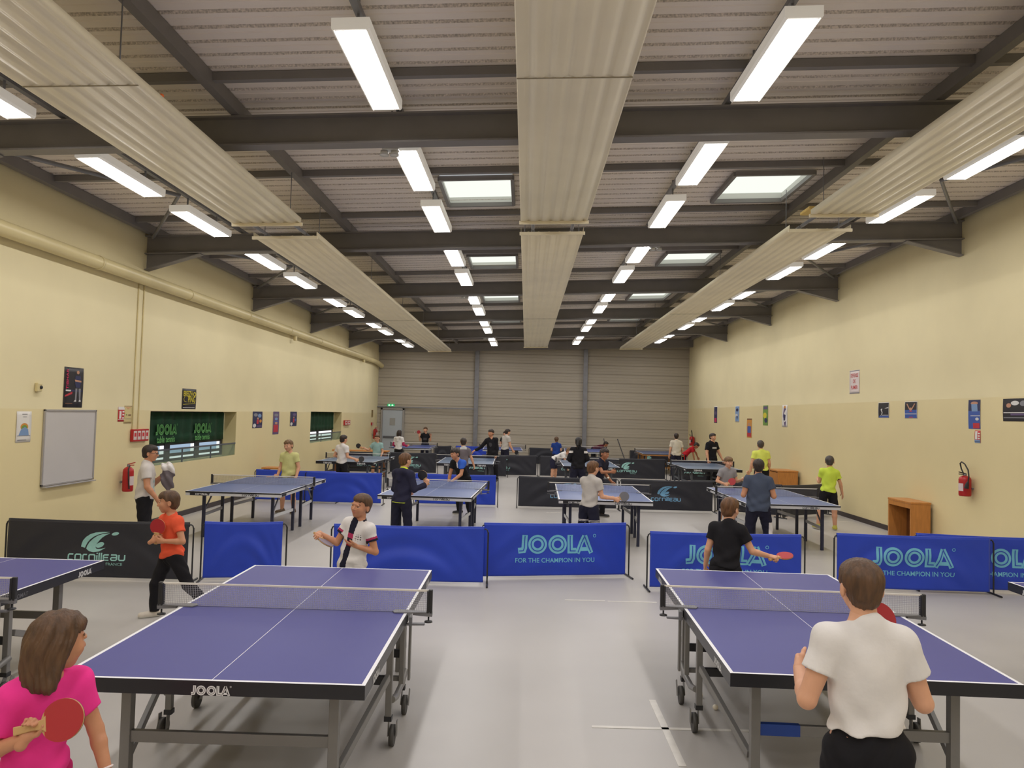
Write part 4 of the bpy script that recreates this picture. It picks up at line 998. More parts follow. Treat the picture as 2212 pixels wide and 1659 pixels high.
class Fld:
    """signed-distance field on a grid, smooth unions, polygonised by surface nets"""
    def __init__(s, lo, hi, vox):
        s.lo = np.array(lo, np.float32); s.vox = vox
        s.n = np.maximum(np.ceil((np.array(hi) - s.lo) / vox).astype(int) + 1, 4)
        s.phi = np.full(s.n, 1.0, np.float32)
    def blk(s, lo, hi):
        a = np.clip(np.floor((np.array(lo) - s.lo) / s.vox).astype(int), 0, s.n)
        b = np.clip(np.ceil((np.array(hi) - s.lo) / s.vox).astype(int) + 1, 0, s.n)
        sl = tuple(slice(i, j) for i, j in zip(a, b))
        if any(j <= i for i, j in zip(a, b)): return None, None
        ax = [s.lo[k] + s.vox * np.arange(a[k], b[k], dtype=np.float32) for k in range(3)]
        P = np.stack(np.meshgrid(*ax, indexing='ij'), -1)
        return sl, P
    def add(s, pr, k=0.02):
        lo, hi, fn = pr
        m = k + 2.5 * s.vox
        sl, P = s.blk(lo - m, hi + m)
        if sl is None: return s
        d = fn(P); a = s.phi[sl]
        h = np.maximum(k - np.abs(a - d), 0) / k
        s.phi[sl] = np.minimum(a, d) - h * h * k * 0.25
        return s
    def sub(s, pr, k=0.01):
        lo, hi, fn = pr
        m = k + 2.5 * s.vox
        sl, P = s.blk(lo - m, hi + m)
        if sl is None: return s
        d = -fn(P); a = s.phi[sl]
        h = np.maximum(k - np.abs(a - d), 0) / k
        s.phi[sl] = np.maximum(a, d) + h * h * k * 0.25
        return s
    def allp(s):
        ax = [s.lo[k] + s.vox * np.arange(s.n[k], dtype=np.float32) for k in range(3)]
        return np.stack(np.meshgrid(*ax, indexing='ij'), -1)
    def cut(s, fn, k=0.004):
        d = fn(s.allp()); a = s.phi
        h = np.maximum(k - np.abs(a - d), 0) / k
        s.phi = np.maximum(a, d) + h * h * k * 0.25
        return s
    def mesh(s, relax=1):
        phi = s.phi; phi[0], phi[-1], phi[:, 0], phi[:, -1], phi[:, :, 0], phi[:, :, -1] = 1, 1, 1, 1, 1, 1
        ins = phi < 0
        c = np.zeros(s.n - 1, np.int8)
        for i in (0, 1):
            for j in (0, 1):
                for k in (0, 1): c += ins[i:s.n[0] - 1 + i, j:s.n[1] - 1 + j, k:s.n[2] - 1 + k]
        act = np.argwhere((c > 0) & (c < 8))
        idx = np.full(s.n - 1, -1, np.int64); idx[tuple(act.T)] = np.arange(len(act))
        pos = np.zeros((len(act), 3), np.float64); cnt = np.zeros(len(act))
        offs = [(i, j, k) for i in (0, 1) for j in (0, 1) for k in (0, 1)]
        for a in offs:
            for ax in range(3):
                if a[ax]: continue
                b = list(a); b[ax] = 1
                pa, pb = phi[tuple((act + a).T)], phi[tuple((act + b).T)]
                m = (pa < 0) != (pb < 0)
                t = pa[m] / (pa[m] - pb[m])
                q = np.tile(np.array(a, float), (m.sum(), 1)); q[:, ax] = t
                pos[m] += q; cnt[m] += 1
        V = s.lo + s.vox * (act + pos / cnt[:, None])
        Fs = []
        for ax in range(3):
            sl0 = [slice(None)] * 3; sl1 = [slice(None)] * 3
            sl0[ax] = slice(0, -1); sl1[ax] = slice(1, None)
            x = ins[tuple(sl0)] != ins[tuple(sl1)]
            e = np.argwhere(x); u, v = (ax + 1) % 3, (ax + 2) % 3
            e = e[(e[:, u] > 0) & (e[:, v] > 0) & (e[:, u] < s.n[u] - 1) & (e[:, v] < s.n[v] - 1)]
            def at(du, dv):
                q = e.copy(); q[:, u] += du; q[:, v] += dv; return idx[tuple(q.T)]
            f = np.stack([at(-1, -1), at(0, -1), at(0, 0), at(-1, 0)], 1)
            flip = ~ins[tuple(e.T)]
            f[flip] = f[flip][:, ::-1]
            Fs.append(f)
        Fc = np.concatenate(Fs)
        for _ in range(relax):
            acc = np.zeros_like(V); w = np.zeros(len(V))
            for a, b in ((0, 1), (1, 2), (2, 3), (3, 0)):
                np.add.at(acc, Fc[:, a], V[Fc[:, b]]); np.add.at(w, Fc[:, a], 1)
                np.add.at(acc, Fc[:, b], V[Fc[:, a]]); np.add.at(w, Fc[:, b], 1)
            V = 0.55 * V + 0.45 * acc / np.maximum(w, 1)[:, None]
        return V, Fc

def rcone(p0, r0, p1, r1, fr=None, sc=None):
    """tapered capsule; fr (R, t) and sc flatten it in a local frame"""
    p0, p1 = np.array(p0, float), np.array(p1, float)
    if fr is None:
        R, t, s3 = np.eye(3), np.zeros(3), np.ones(3)
    else:
        R, t = fr; s3 = np.array(sc if sc is not None else (1, 1, 1), float)
    w0, w1 = R @ (p0 * s3) + t, R @ (p1 * s3) + t
    r = max(r0, r1) * max(s3.max(), 1)
    ab = p1 - p0; L2 = max(ab @ ab, 1e-12)
    def fn(P):
        Q = ((P - t) @ R) / s3
        q = Q - p0
        h = np.clip((q @ ab) / L2, 0, 1)
        return (np.linalg.norm(q - h[..., None] * ab, axis=-1) - (r0 + (r1 - r0) * h)) * s3.min()
    return np.minimum(w0, w1) - r, np.maximum(w0, w1) + r, fn
def ell(c, r, R=None):
    c, r = np.array(c, float), np.array(r, float); R = np.eye(3) if R is None else R
    m = r.max()
    def fn(P):
        q = ((P - c) @ R)
        k0 = np.linalg.norm(q / r, axis=-1); k1 = np.linalg.norm(q / (r * r), axis=-1)
        return k0 * (k0 - 1) / np.maximum(k1, 1e-6)
    return c - m, c + m, fn

class PM:
    """collects several polygonised pieces into one mesh"""
    def __init__(s): s.V = []; s.F = []; s.Mi = []; s.n = 0
    def put(s, V, F, mi=0):
        s.V.append(V); s.F.append(F + s.n); s.n += len(V)
        s.Mi.append(np.full(len(F), mi, np.int32) if np.isscalar(mi) else mi)
    def build(s, name, mats, parent):
        V = np.concatenate(s.V); Fq = np.concatenate(s.F); mi = np.concatenate(s.Mi)
        me = bpy.data.meshes.new(name)
        me.vertices.add(len(V)); me.vertices.foreach_set('co', V.astype(np.float32).ravel())
        me.loops.add(Fq.size); me.loops.foreach_set('vertex_index', Fq.astype(np.int32).ravel())
        me.polygons.add(len(Fq)); me.polygons.foreach_set('loop_start', np.arange(0, Fq.size, 4, dtype=np.int32))
        me.polygons.foreach_set('loop_total', np.full(len(Fq), 4, np.int32))
        for m in mats: me.materials.append(m)
        me.polygons.foreach_set('material_index', mi.astype(np.int32)); me.polygons.foreach_set('use_smooth', np.ones(len(Fq), bool))
        me.update(calc_edges=True); me.validate()
        o = bpy.data.objects.new(name, me); COL.objects.link(o); o.parent = parent
        return o
def centers(V, F): return V[F].mean(1)

SKIN = {'fair': M('fair_skin', (214, 160, 128), 0.5, var=0.05, vs=14), 'tan': M('tan_skin', (196, 138, 104), 0.5, var=0.05, vs=14), 'brown': M('brown_skin', (164, 108, 76), 0.5, var=0.05, vs=14)}
LIP = M('lips', (190, 118, 98), 0.45); EYEW = M('eye_white', (222, 216, 208), 0.25); IRIS = M('dark_iris', (58, 40, 30), 0.2)
HAIR = {n: M('hair_' + n, c, 0.55, var=0.35, vs=38, bump=0.6, bs=90, stretch=(1, 1, .25), bd=0.006) for n, c in dict(brown=(84, 58, 36), dark=(44, 32, 26), black=(26, 22, 22), chestnut=(98, 64, 34), lightbrown=(112, 84, 54), grey=(70, 62, 58)).items()}
FAB = {}
def fab(name, rgb, **k):
    return M('cloth_' + name, rgb, 0.85, var=0.06, vs=5, bump=0.35, bs=14, bd=0.012, spec=0.2, **k)
frame_m = M('glasses_frame', (30, 28, 28), 0.3)
sole_m = M('white_sole', (206, 202, 192), 0.6)
# paddle ------------------------------------------------------------
rub_r = M('red_rubber', (172, 40, 46), 0.5); rub_k = M('black_rubber', (36, 36, 42), 0.5); rub_g = M('worn_grey_rubber', (112, 112, 118), 0.55); rub_v = M('worn_violet_rubber', (120, 106, 124), 0.5)
ply = M('paddle_plywood', (196, 156, 104), 0.5)
def paddle(label, M4, front, back):
    """M4: handle end at origin, blade along +Y, faces +-Z"""
    t = thing('table_tennis_paddle', label, 'paddle', (0, 0, 0), 0, 'table tennis paddles')
    t.matrix_world = M4
    def blade(r): return [(r * 0.98 * math.cos(a), 0.175 + r * 1.03 * math.sin(a)) for a in [2 * PI * i / 36 for i in range(36)]]
    MB().prism(blade(0.076), -0.003, 0.003, ply).build('blade', t)
    b = [(x, max(y, 0.112)) for x, y in blade(0.0755)]
    MB().prism(b, 0.0031, 0.0065, front).build('rubber', t)
    MB().prism(b, -0.0065, -0.0031, back).build('rubber', t)
    h = [(-0.016, 0), (0.016, 0), (0.0125, 0.07), (0.02, 0.107), (0.03, 0.118), (-0.03, 0.118), (-0.02, 0.107), (-0.0125, 0.07)]
    MB().prism(h, -0.0105, 0.0105, ply).build('handle', t, bevel=0.004)
    return t

def hand_pieces(pm, wrist, f, n, right, H, curl, rw, spread=1.0, vox=0.0042, thumb=0.5):
    """palm + five bent fingers in their own fine field; returns frame (palm centre, thumb side)"""
    f = nrm(f); n = nrm(n - f * (n @ f)); s = np.cross(f, n) * (1 if right else -1)
    k = H / 1.42
    L = 0.066 * k
    fl = Fld(wrist - 0.17 * k, wrist + 0.17 * k, vox)
    fl.add(rcone(wrist - f * 0.03 * k, rw, wrist + f * 0.012 * k, rw * 0.95), 0.01)
    lens = {0: 0.058, 1: 0.066, 2: 0.062, 3: 0.049}
    for i in range(4):
        o = (1.5 - i)
        base = wrist + s * o * 0.009 * k + f * 0.008 * k
        kn = wrist + s * o * 0.0165 * k * spread + f * (L + (0.004 if i in (1, 2) else -0.002) * k)
        fl.add(rcone(base, 0.0135 * k, kn, 0.0105 * k), 0.014)
        d = f + s * o * 0.05 * spread; p = kn; ln = lens[i] * k
        c = curl * (1 + 0.12 * (i - 1)); r = (0.0088 - 0.0004 * abs(i - 1)) * k
        for j, (q, a) in enumerate(((0.46, 0.9), (0.30, 1.25), (0.24, 0.8))):
            ang = c * a
            d = nrm(d); u = nrm(n - d * (n @ d))
            d = d * math.cos(ang) + u * math.sin(ang)
            e = p + nrm(d) * ln * q * 1.05
            fl.add(rcone(p, r * (1 - 0.1 * j), e, r * (0.92 - 0.1 * j)), 0.005)
            p = e
    tb = wrist + s * 0.016 * k + f * 0.014 * k + n * 0.004 * k
    t1 = tb + nrm(s * 0.75 + f * 0.6 + n * 0.35 * thumb) * 0.036 * k
    t2 = t1 + nrm(s * 0.35 + f * 0.85 + n * 0.6 * thumb) * 0.027 * k
    t3 = t2 + nrm(s * 0.05 + f * 0.9 + n * 0.7 * thumb) * 0.021 * k
    fl.add(rcone(tb, 0.013 * k, t1, 0.0105 * k), 0.012).add(rcone(t1, 0.0098 * k, t2, 0.0088 * k), 0.004).add(rcone(t2, 0.0088 * k, t3, 0.0075 * k), 0.004)
    pm.put(*fl.mesh())
    return wrist + f * 0.045 * k, f, n, s

PEOPLE = {}
def person(label, x, y, H, yaw, anchor='head', lean=0, side=0, twist=0, head=(0, 0, 0), aL=None, aR=None, lL=None, lR=None, skin='fair',
           hair=('short', 'brown'), top=('tee', None), bot=('long', None), shoes=None, g=0.88, vox=0.009, fine=True, glasses=False, deco=None, hh=None, lift=0.0, face=True, hem=0.0, sleeve=0.55):
    name = 'person'
    root = thing(name, label, 'person', (0, 0, 0), yaw * D2R, 'children playing table tennis')
    sk = SKIN[skin]
    h_h = hh or (0.220 + 0.010 * (H - 1.4) / 0.2)
    aL = dict(dict(u=(0.25, 0.05, -1), f=(0.1, -0.25, -1), c=0.35, n=(-1, -0.2, 0)), **(aL or {}))
    aR = dict(dict(u=(-0.25, 0.05, -1), f=(-0.1, -0.25, -1), c=0.35, n=(1, -0.2, 0)), **(aR or {}))
    lL = dict(dict(u=(0.10, -0.04, -1), l=(0.04, 0.06, -1), t=(0.25, -1, 0)), **(lL or {}))
    lR = dict(dict(u=(-0.10, -0.04, -1), l=(-0.04, 0.06, -1), t=(-0.25, -1, 0)), **(lR or {}))
    Rp = ry(side * D2R * 0.4) @ rx(lean * D2R * 0.45)
    Rt = rz(twist * D2R) @ ry(side * D2R) @ rx(lean * D2R)
    T1 = lambda v: Rt @ (np.array(v, float) * H)
    # legs
    J = {}
    for k, lg, sx in (('L', lL, 1), ('R', lR, -1)):
        hip = Rp @ (np.array([sx * 0.056, 0, -0.015]) * H)
        kn = hip + nrm(lg['u']) * 0.235 * H; an = kn + nrm(lg['l']) * 0.225 * H
        J[k] = [hip, kn, an]
    low = min(J['L'][2][2], J['R'][2][2])
    pel = np.array([0, 0, -low + 0.045 * H + lift])
    for k in J: J[k] = [p + pel for p in J[k]]
    sh = {k: pel + T1((sx * (0.045 + 0.056 * g), 0.0, 0.277)) for k, sx in (('L', 1), ('R', -1))}
    nb = pel + T1((0, 0.005, 0.312))
    Rh = rz((head[0] + twist * 0.5) * D2R) @ ry(head[2] * D2R) @ rx(head[1] * D2R)
    hc = nb + T1((0, -0.012, 0.040)) + Rh @ (np.array([0, -0.06, 0.42]) * h_h)
    A = {}
    for k, a in (('L', aL), ('R', aR)):
        e = sh[k] + nrm(a['u']) * 0.168 * H
        w = e + nrm(a['f']) * 0.142 * H
        A[k] = (sh[k], e, w)
    # anchor
    off = hc[:2] if anchor == 'head' else (J[anchor][2][:2] if anchor in J else np.zeros(2))
    Ry = rz(yaw * D2R)[:2, :2]
    root.location = (x - (Ry @ off)[0], y - (Ry @ off)[1], 0)
    # ---- body
    allp = [hc, nb, pel] + [p for k in J for p in J[k]] + [p for k in A for p in A[k]]
    lo = np.min(allp, 0) - 0.26; hi = np.max(allp, 0) + 0.26
    fr = (Rt, pel)
    G = g * H
    body = Fld(lo, hi, vox)
    K = 0.03 * H
    body.add(ell(pel, np.array((0.092, 0.07, 0.08)) * G, Rp), K)
    body.add(rcone((0, 0, 0.03 * H), 0.084 * G, (0, 0, 0.225 * H), 0.094 * G, fr, (1, 0.68, 1)), K)
    body.add(rcone(sh['L'] - T1((0, 0, 0.01)), 0.032 * H, sh['R'] - T1((0, 0, 0.01)), 0.032 * H), K)
    [body.add(rcone(nb - T1((0, 0, 0.014)), 0.026 * H, sh[q] - T1((0, 0, 0.006)), 0.026 * H), K) for q in 'LR']
    body.add(rcone(nb - T1((0, 0, 0.03)), 0.036 * H, nb + T1((0, -0.008, 0.03)), 0.034 * H), K)
    for k in 'LR':
        hip, kn, an = J[k]; lg = lL if k == 'L' else lR
        body.add(rcone(hip, 0.060 * G, kn, 0.039 * G), K)
        body.add(rcone(kn, 0.038 * G, kn + (an - kn) * 0.35, 0.039 * G), 0.02).add(rcone(kn + (an - kn) * 0.35, 0.038 * G, an, 0.024 * H), 0.02)
        td = nrm(lg['t']); body.add(rcone(an - np.array([0, 0, 0.012 * H]), 0.022 * H, an + td * 0.07 * H - np.array([0, 0, 0.026 * H]), 0.018 * H), 0.015)
        s_, e_, w_ = A[k]
        body.add(rcone(s_, 0.036 * G, e_, 0.0265 * G), K * 0.6)
        body.add(rcone(e_, 0.0265 * G, e_ + (w_ - e_) * 0.3, 0.0265 * G), 0.012).add(rcone(e_ + (w_ - e_) * 0.3, 0.026 * G, w_, 0.0175 * H), 0.012)
    pm = PM(); pm.put(*body.mesh())
    # ---- head, own fine field
    hv = 0.0046 if fine else 0.0065
    def hp(v): return hc + Rh @ (np.array(v, float) * h_h)
    hd = Fld(hc - 0.78 * h_h, hc + 0.78 * h_h, hv)
    def he(c, r, k=0.06): hd.add(ell(hp(c), np.array(r) * h_h, Rh), k * h_h)
    he((0, 0.06, 0.13), (0.355, 0.43, 0.375))
    he((0, -0.11, -0.14), (0.27, 0.30, 0.33), 0.12)
    he((0, -0.235, -0.385), (0.11, 0.09, 0.085), 0.10)
    for sx in (-1, 1):
        he((sx * 0.155, -0.255, -0.10), (0.12, 0.11, 0.12), 0.10)
        hd.sub(ell(hp((sx * 0.148, -0.435, 0.012)), np.array((0.085, 0.06, 0.055)) * h_h, Rh), 0.05 * h_h)
        he((sx * 0.15, -0.352, 0.062), (0.085, 0.045, 0.026), 0.02); he((sx * 0.15, -0.345, -0.038), (0.075, 0.04, 0.022), 0.02)
        if hair[0] in ('long', 'bob'): continue
        he((sx * 0.36, 0.05, -0.04), (0.045, 0.085, 0.135), 0.03)
        hd.sub(ell(hp((sx * 0.405, 0.02, -0.03)), np.array((0.022, 0.045, 0.075)) * h_h, Rh), 0.02 * h_h)
    he((0, -0.36, 0.10), (0.2, 0.05, 0.035), 0.06)
    hd.add(rcone(hp((0, -0.37, 0.03)), 0.032 * h_h, hp((0, -0.45, -0.115)), 0.05 * h_h), 0.04 * h_h)
    for sx in (-1, 1): he((sx * 0.055, -0.405, -0.13), (0.038, 0.04, 0.032), 0.025)
    he((0, -0.375, -0.225), (0.095, 0.035, 0.022), 0.03); he((0, -0.365, -0.268), (0.08, 0.035, 0.024), 0.03)
    hd.sub(ell(hp((0, -0.415, -0.247)), np.array((0.09, 0.03, 0.006)) * h_h, Rh), 0.012 * h_h)
    hd.add(rcone(hp((0, 0.07, -0.25)), 0.225 * h_h, nb + T1((0, 0.0, 0.0)), 0.034 * H), 0.05 * h_h)
    V, Fq = hd.mesh()
    lc = (centers(V, Fq) - hc) @ Rh / h_h
    lips = ((np.abs(lc[:, 2] + 0.247) < 0.043) & (np.abs(lc[:, 0]) < 0.105 - 1.2 * np.abs(lc[:, 2] + 0.247)) & (lc[:, 1] < -0.33)).astype(np.int32)
    pm.put(V, Fq, lips)
    frames = {}
    for k, a in (('L', aL), ('R', aR)):
        s_, e_, w_ = A[k]; f = nrm(w_ - e_)
        hf = nrm(a['hf']) if 'hf' in a else f
        if 'pd' in a:                                       # grip: the handle runs between thumb and palm
            yd = nrm(a['pd'][0]); best = None
            for sg in (1, -1):
                zn = np.array(a['pd'][1], float) * sg; zn = nrm(zn - yd * (zn @ yd))
                t_ = np.cross(zn, yd) * (1 if k == 'R' else -1)
                ff = 0.6 * yd + 0.8 * t_
                if best is None or ff @ f > best[0]: best = (ff @ f, ff, zn)
            if best[0] > -0.1: hf, a['n'] = best[1], best[2]
        frames[k] = hand_pieces(pm, w_, hf, np.array(a['n'], float), k == 'R', H, a['c'], 0.0172 * H, vox=0.0042 if fine else 0.0062)
    pm.build('body', [sk, LIP], root)
    # ---- eyes, brows
    if face:
        for sx in (-1, 1):
            mb = MB(); c = hp((sx * 0.146, -0.308, 0.012)); R0 = Rh @ rx(PI / 2)
            r = 0.064 * h_h
            for (a0, a1, m) in ((0, 42, IRIS), (42, 100, EYEW)):
                pr = [(r * math.sin(math.radians(a0 + (a1 - a0) * i / 5)) * 1.12, r * math.cos(math.radians(a0 + (a1 - a0) * i / 5))) for i in range(6)]
                mb.lathe(pr, m, 16, c, R0)
            mb.build('eye', root)
            mb = MB()
            pts = [hp((sx * q, -0.400 + 0.42 * (q - 0.07), 0.105 + 0.25 * (0.15 - abs(q - 0.16)) * 0.4)) for q in (0.07, 0.12, 0.17, 0.22, 0.255)]
            mb.tube([p + Rh @ np.array([0, 0.012 * h_h, 0]) for p in pts], [0.014 * h_h, 0.019 * h_h, 0.018 * h_h, 0.014 * h_h, 0.008 * h_h], HAIR[hair[1]], 6)
            mb.build('eyebrow', root)
    if glasses:
        mb = MB()
        for sx in (-1, 1):
            mb.tube([hp((sx * 0.15 + 0.105 * math.cos(2 * PI * i / 16), -0.43, 0.005 + 0.08 * math.sin(2 * PI * i / 16))) for i in range(17)], 0.0022, frame_m, 6)
            mb.tube([hp((sx * 0.255, -0.43, 0.02)), hp((sx * 0.38, -0.1, 0.03)), hp((sx * 0.385, 0.05, 0.03))], 0.0022, frame_m, 6)
        mb.tube([hp((-0.045, -0.43, 0.02)), hp((0.045, -0.43, 0.02))], 0.0022, frame_m, 6)
        mb.build('glasses', root)
    # ---- hair
    hf = Fld(hc - 1.25 * h_h, hc + 0.85 * h_h, hv)
    st, hcol = hair[0], hair[1]
    hf.add(ell(hp((0, 0.065, 0.145)), np.array((0.385, 0.46, 0.405)) * h_h, Rh), 0.02)
    hf.add(ell(hp((0, -0.05, 0.30)), np.array((0.33, 0.36, 0.24)) * h_h, Rh), 0.05 * h_h)
    if st in ('long', 'pony', 'bob'):
        hf.add(ell(hp((0, 0.16, -0.05)), np.array((0.38, 0.36, 0.45)) * h_h, Rh), 0.05 * h_h)
    if st in ('short', 'shorter'): hf.add(ell(hp((0, 0.19, -0.10)), np.array((0.285, 0.29, 0.30)) * h_h, Rh), 0.06 * h_h)
    fr_z = hair[2] if len(hair) > 2 else 0.20
    def keep(P):
        q = ((P - hc) @ Rh) / h_h
        X, Y, Z = q[..., 0], q[..., 1], q[..., 2]
        wob = 0.018 * np.sin(38 * X + 5 * Y) + 0.012 * np.sin(61 * X)
        topk = fr_z + wob - Z
        low = {'short': -0.36, 'shorter': -0.30}.get(st, -0.62)
        sidek = np.maximum(-0.13 + 0.30 * (0.15 - Z) - Y + wob, (low + 0.3 * np.maximum(0.1 - Y, 0) + wob) - Z)
        sidek = np.maximum(sidek, np.where((np.abs(X) > 0.3) & (Z < 0.06), 0.10 - Y, -1)) if st in ('short', 'shorter') else sidek
        return np.minimum(topk, sidek) * h_h
    hf.cut(keep, 0.03 * h_h)
    if st == 'long':
        hf.add(rcone(hp((0, 0.25, -0.05)), 0.33 * h_h, hp((0, 0.26, -0.62)), 0.27 * h_h), 0.08 * h_h)
        for sx in (-1, 1): hf.add(rcone(hp((sx * 0.27, 0.10, 0.0)), 0.15 * h_h, hp((sx * 0.29, 0.20, -0.66)), 0.15 * h_h), 0.10 * h_h)
    if st == 'bob':
        for sx in (-1, 1): hf.add(rcone(hp((sx * 0.30, 0.08, 0.05)), 0.12 * h_h, hp((sx * 0.30, 0.14, -0.45)), 0.10 * h_h), 0.06 * h_h)
    if st == 'pony':
        hf.add(rcone(hp((0.1, 0.48, 0.08)), 0.11 * h_h, hp((0.16, 0.62, -0.35)), 0.15 * h_h), 0.05 * h_h).add(rcone(hp((0.16, 0.62, -0.35)), 0.15 * h_h, hp((0.17, 0.55, -0.85)), 0.06 * h_h), 0.05 * h_h)
    Pq = ((hf.allp() - hc) @ Rh) / h_h
    an = np.arctan2(Pq[..., 0], Pq[..., 1] + 0.05)
    rough = {'shorter': 0.004, 'short': 0.014}.get(st, 0.018)
    hf.phi += (rough * h_h * (np.sin(31 * an + 3 * np.sin(6 * Pq[..., 2])) * 0.6 + np.sin(17 * Pq[..., 0] + 23 * Pq[..., 1] + 9 * Pq[..., 2]) * 0.6)).astype(np.float32)
    pm = PM(); pm.put(*hf.mesh()); ho = pm.build('hair', [HAIR[hcol]], root)
    # ---- top
    tk, tm = top[0], top[1]
    tf = Fld(lo, hi, vox * 0.85)
    c = 0.014
    hemz = hem * H
    tf.add(rcone((0, 0, (hem - 0.01) * H), (0.098 if hem > -0.02 else 0.114) * G + c, (0, 0, 0.225 * H), 0.096 * G + c, fr, (1, 0.71, 1)), 0.02)
    tf.add(ell(pel + T1((0, 0, 0.03)), np.array((0.094, 0.075, 0.075)) * G + c, Rt), 0.03)
    tf.add(rcone(sh['L'] - T1((0, 0, 0.012)), 0.036 * H + c * 0.7, sh['R'] - T1((0, 0, 0.012)), 0.036 * H + c * 0.7), 0.035)
    for q_ in 'LR': tf.add(rcone(nb - T1((0, 0, 0.010)), 0.034 * H + c * .7, sh[q_] + T1((0, 0, 0.0)), 0.032 * H + c * .7), 0.03)
    tf.add(rcone(nb - T1((0, 0, 0.05)), 0.058 * H, nb + T1((0, 0.006, 0.006)), 0.039 * H), 0.025)
    tf.add(ell(pel, np.array((0.094, 0.074, 0.085)) * G + 0.019, Rp), 0.03)
    # the hem
    nt = Rt @ np.array([0, 0, 1.0])
    tf.cut(lambda P: hemz - (P - pel) @ nt, 0.006)
    long_s = tk in ('long', 'hoodie')
    for k in 'LR':
        s_, e_, w_ = A[k]; d = nrm(e_ - s_); ln = np.linalg.norm(e_ - s_)
        if long_s:
            tf.add(rcone(s_, 0.036 * G + c, e_, 0.028 * G + c), 0.03); d2 = nrm(w_ - e_); l2 = np.linalg.norm(w_ - e_)
            lo_, hi_, fn = rcone(e_, 0.028 * G + c, w_, 0.020 * H + c * 0.8)
            tf.add((lo_, hi_, lambda P, fn=fn, e_=e_, d2=d2, l2=l2: np.maximum(fn(P), (P - e_) @ d2 - 0.97 * l2)), 0.012)
        else:
            lo_, hi_, fn = rcone(s_, 0.037 * G + c * 0.9, s_ + d * ln, 0.040 * G + c)
            tf.add((lo_, hi_, lambda P, fn=fn, s_=s_, d=d, ln=ln: np.maximum(fn(P), (P - s_) @ d - sleeve * ln)), 0.022)
    if tk == 'hoodie':
        tf.add(rcone(nb + T1((-0.045, 0.05, -0.01)), 0.034 * H, nb + T1((0.045, 0.05, -0.01)), 0.034 * H), 0.03).add(rcone(nb + T1((0, 0.055, -0.03)), 0.04 * H, nb + T1((0, 0.06, -0.09)), 0.03 * H), 0.03)
    P = tf.allp(); Q = (P - pel) @ Rt / H
    fold = 0.0055 * np.sin(58 * Q[..., 2] + 9 * np.sin(9 * Q[..., 0] + 2.0) + 4 * np.sin(13 * Q[..., 1])) * np.clip(1.3 - Q[..., 2] * 7, 0.12, 1) \
        + 0.0042 * np.sin(30 * Q[..., 0] + 26 * Q[..., 2] + 5 * np.sin(11 * Q[..., 2])) + 0.0034 * np.sin(46 * Q[..., 0] - 19 * Q[..., 2] + 14 * Q[..., 1])
    tf.phi += fold.astype(np.float32)
    V, Fq = tf.mesh()
    C = centers(V, Fq); q = (C - pel) @ Rt / H
    mats = [tm]; mi = np.zeros(len(Fq), np.int32)
    info = dict(q=q, C=C, A=A, H=H, pel=pel, nb=nb, Rt=Rt, sleeve=sleeve)
    if deco:
        for m, mask in deco(info):
            mats.append(m); mi[mask] = len(mats) - 1
    pm = PM(); pm.put(V, Fq, mi)
    topo = pm.build({'tee': 't_shirt', 'long': 'sweatshirt', 'hoodie': 'hoodie'}[tk], mats, root)
    # ---- trousers
    bk, bm = bot[0], bot[1]
    bf = Fld(lo, hi, vox)
    waist = 0.075
    bf.add(ell(pel, np.array((0.094, 0.074, 0.085)) * G + 0.010, Rp), 0.03)
    bf.add(rcone((0, 0, 0.0), 0.090 * G + 0.007, (0, 0, 0.11 * H), 0.088 * G + 0.007, fr, (1, 0.72, 1)), 0.02)
    bf.cut(lambda P: (P - pel) @ nt - waist * H, 0.004)
    for k in 'LR':
        hip, kn, an = J[k]
        if bk == 'short':
            d = nrm(kn - hip); ln = np.linalg.norm(kn - hip)
            lo_, hi_, fn = rcone(hip, 0.066 * G + 0.008, kn, 0.058 * G + 0.010)
            bf.add((lo_, hi_, lambda P, fn=fn, hip=hip, d=d, ln=ln: np.maximum(fn(P), (P - hip) @ d - 0.80 * ln)), 0.016)
        else:
            bf.add(rcone(hip, 0.063 * G + 0.008, kn, 0.045 * G + 0.008), 0.018)
            d = nrm(an - kn); ln = np.linalg.norm(an - kn)
            lo_, hi_, fn = rcone(kn, 0.045 * G + 0.008, an, 0.036 * H + 0.006)
            bf.add((lo_, hi_, lambda P, fn=fn, kn=kn, d=d, ln=ln: np.maximum(fn(P), (P - kn) @ d - 0.97 * ln)), 0.012)
    P = bf.allp()
    bf.phi += (0.003 * np.sin(48 * P[..., 2] + 7 * np.sin(14 * P[..., 0]) + 5 * np.sin(12 * P[..., 1]))).astype(np.float32)
    V, Fq = bf.mesh(); C = centers(V, Fq)
    mats = [bm]; mi = np.zeros(len(Fq), np.int32)
    if len(bot) > 2:
        for m, mask in bot[2](dict(C=C, J=J, H=H, pel=pel)):
            mats.append(m); mi[mask] = len(mats) - 1
    pm = PM(); pm.put(V, Fq, mi); pm.build('shorts' if bk == 'short' else 'trousers', mats, root)
    # ---- shoes
    shm = shoes or M('dark_shoe', (50, 46, 48), 0.6)
    for k, lg in (('L', lL), ('R', lR)):
        an = J[k][2]; td = nrm(np.array([lg['t'][0], lg['t'][1], 0.0])); sf = nrm(np.cross((0, 0, 1), td))
        pitch = lg.get('pitch', 0) * D2R
        Rf = np.stack([sf, -td, np.array([0, 0, 1.0])], 1) @ rx(-pitch)
        zs = an[2] - 0.045 * H
        f0 = an * np.array([1, 1, 0]) + np.array([0, 0, zs])
        sfld = Fld(an - 0.25 * H, an + 0.25 * H, 0.006 if fine else 0.009)
        def fp(v): return f0 + Rf @ (np.array(v, float) * H)
        sfld.add(rcone(fp((0, 0.022, 0.024)), 0.028 * H, fp((0, -0.095, 0.018)), 0.027 * H), 0.02)
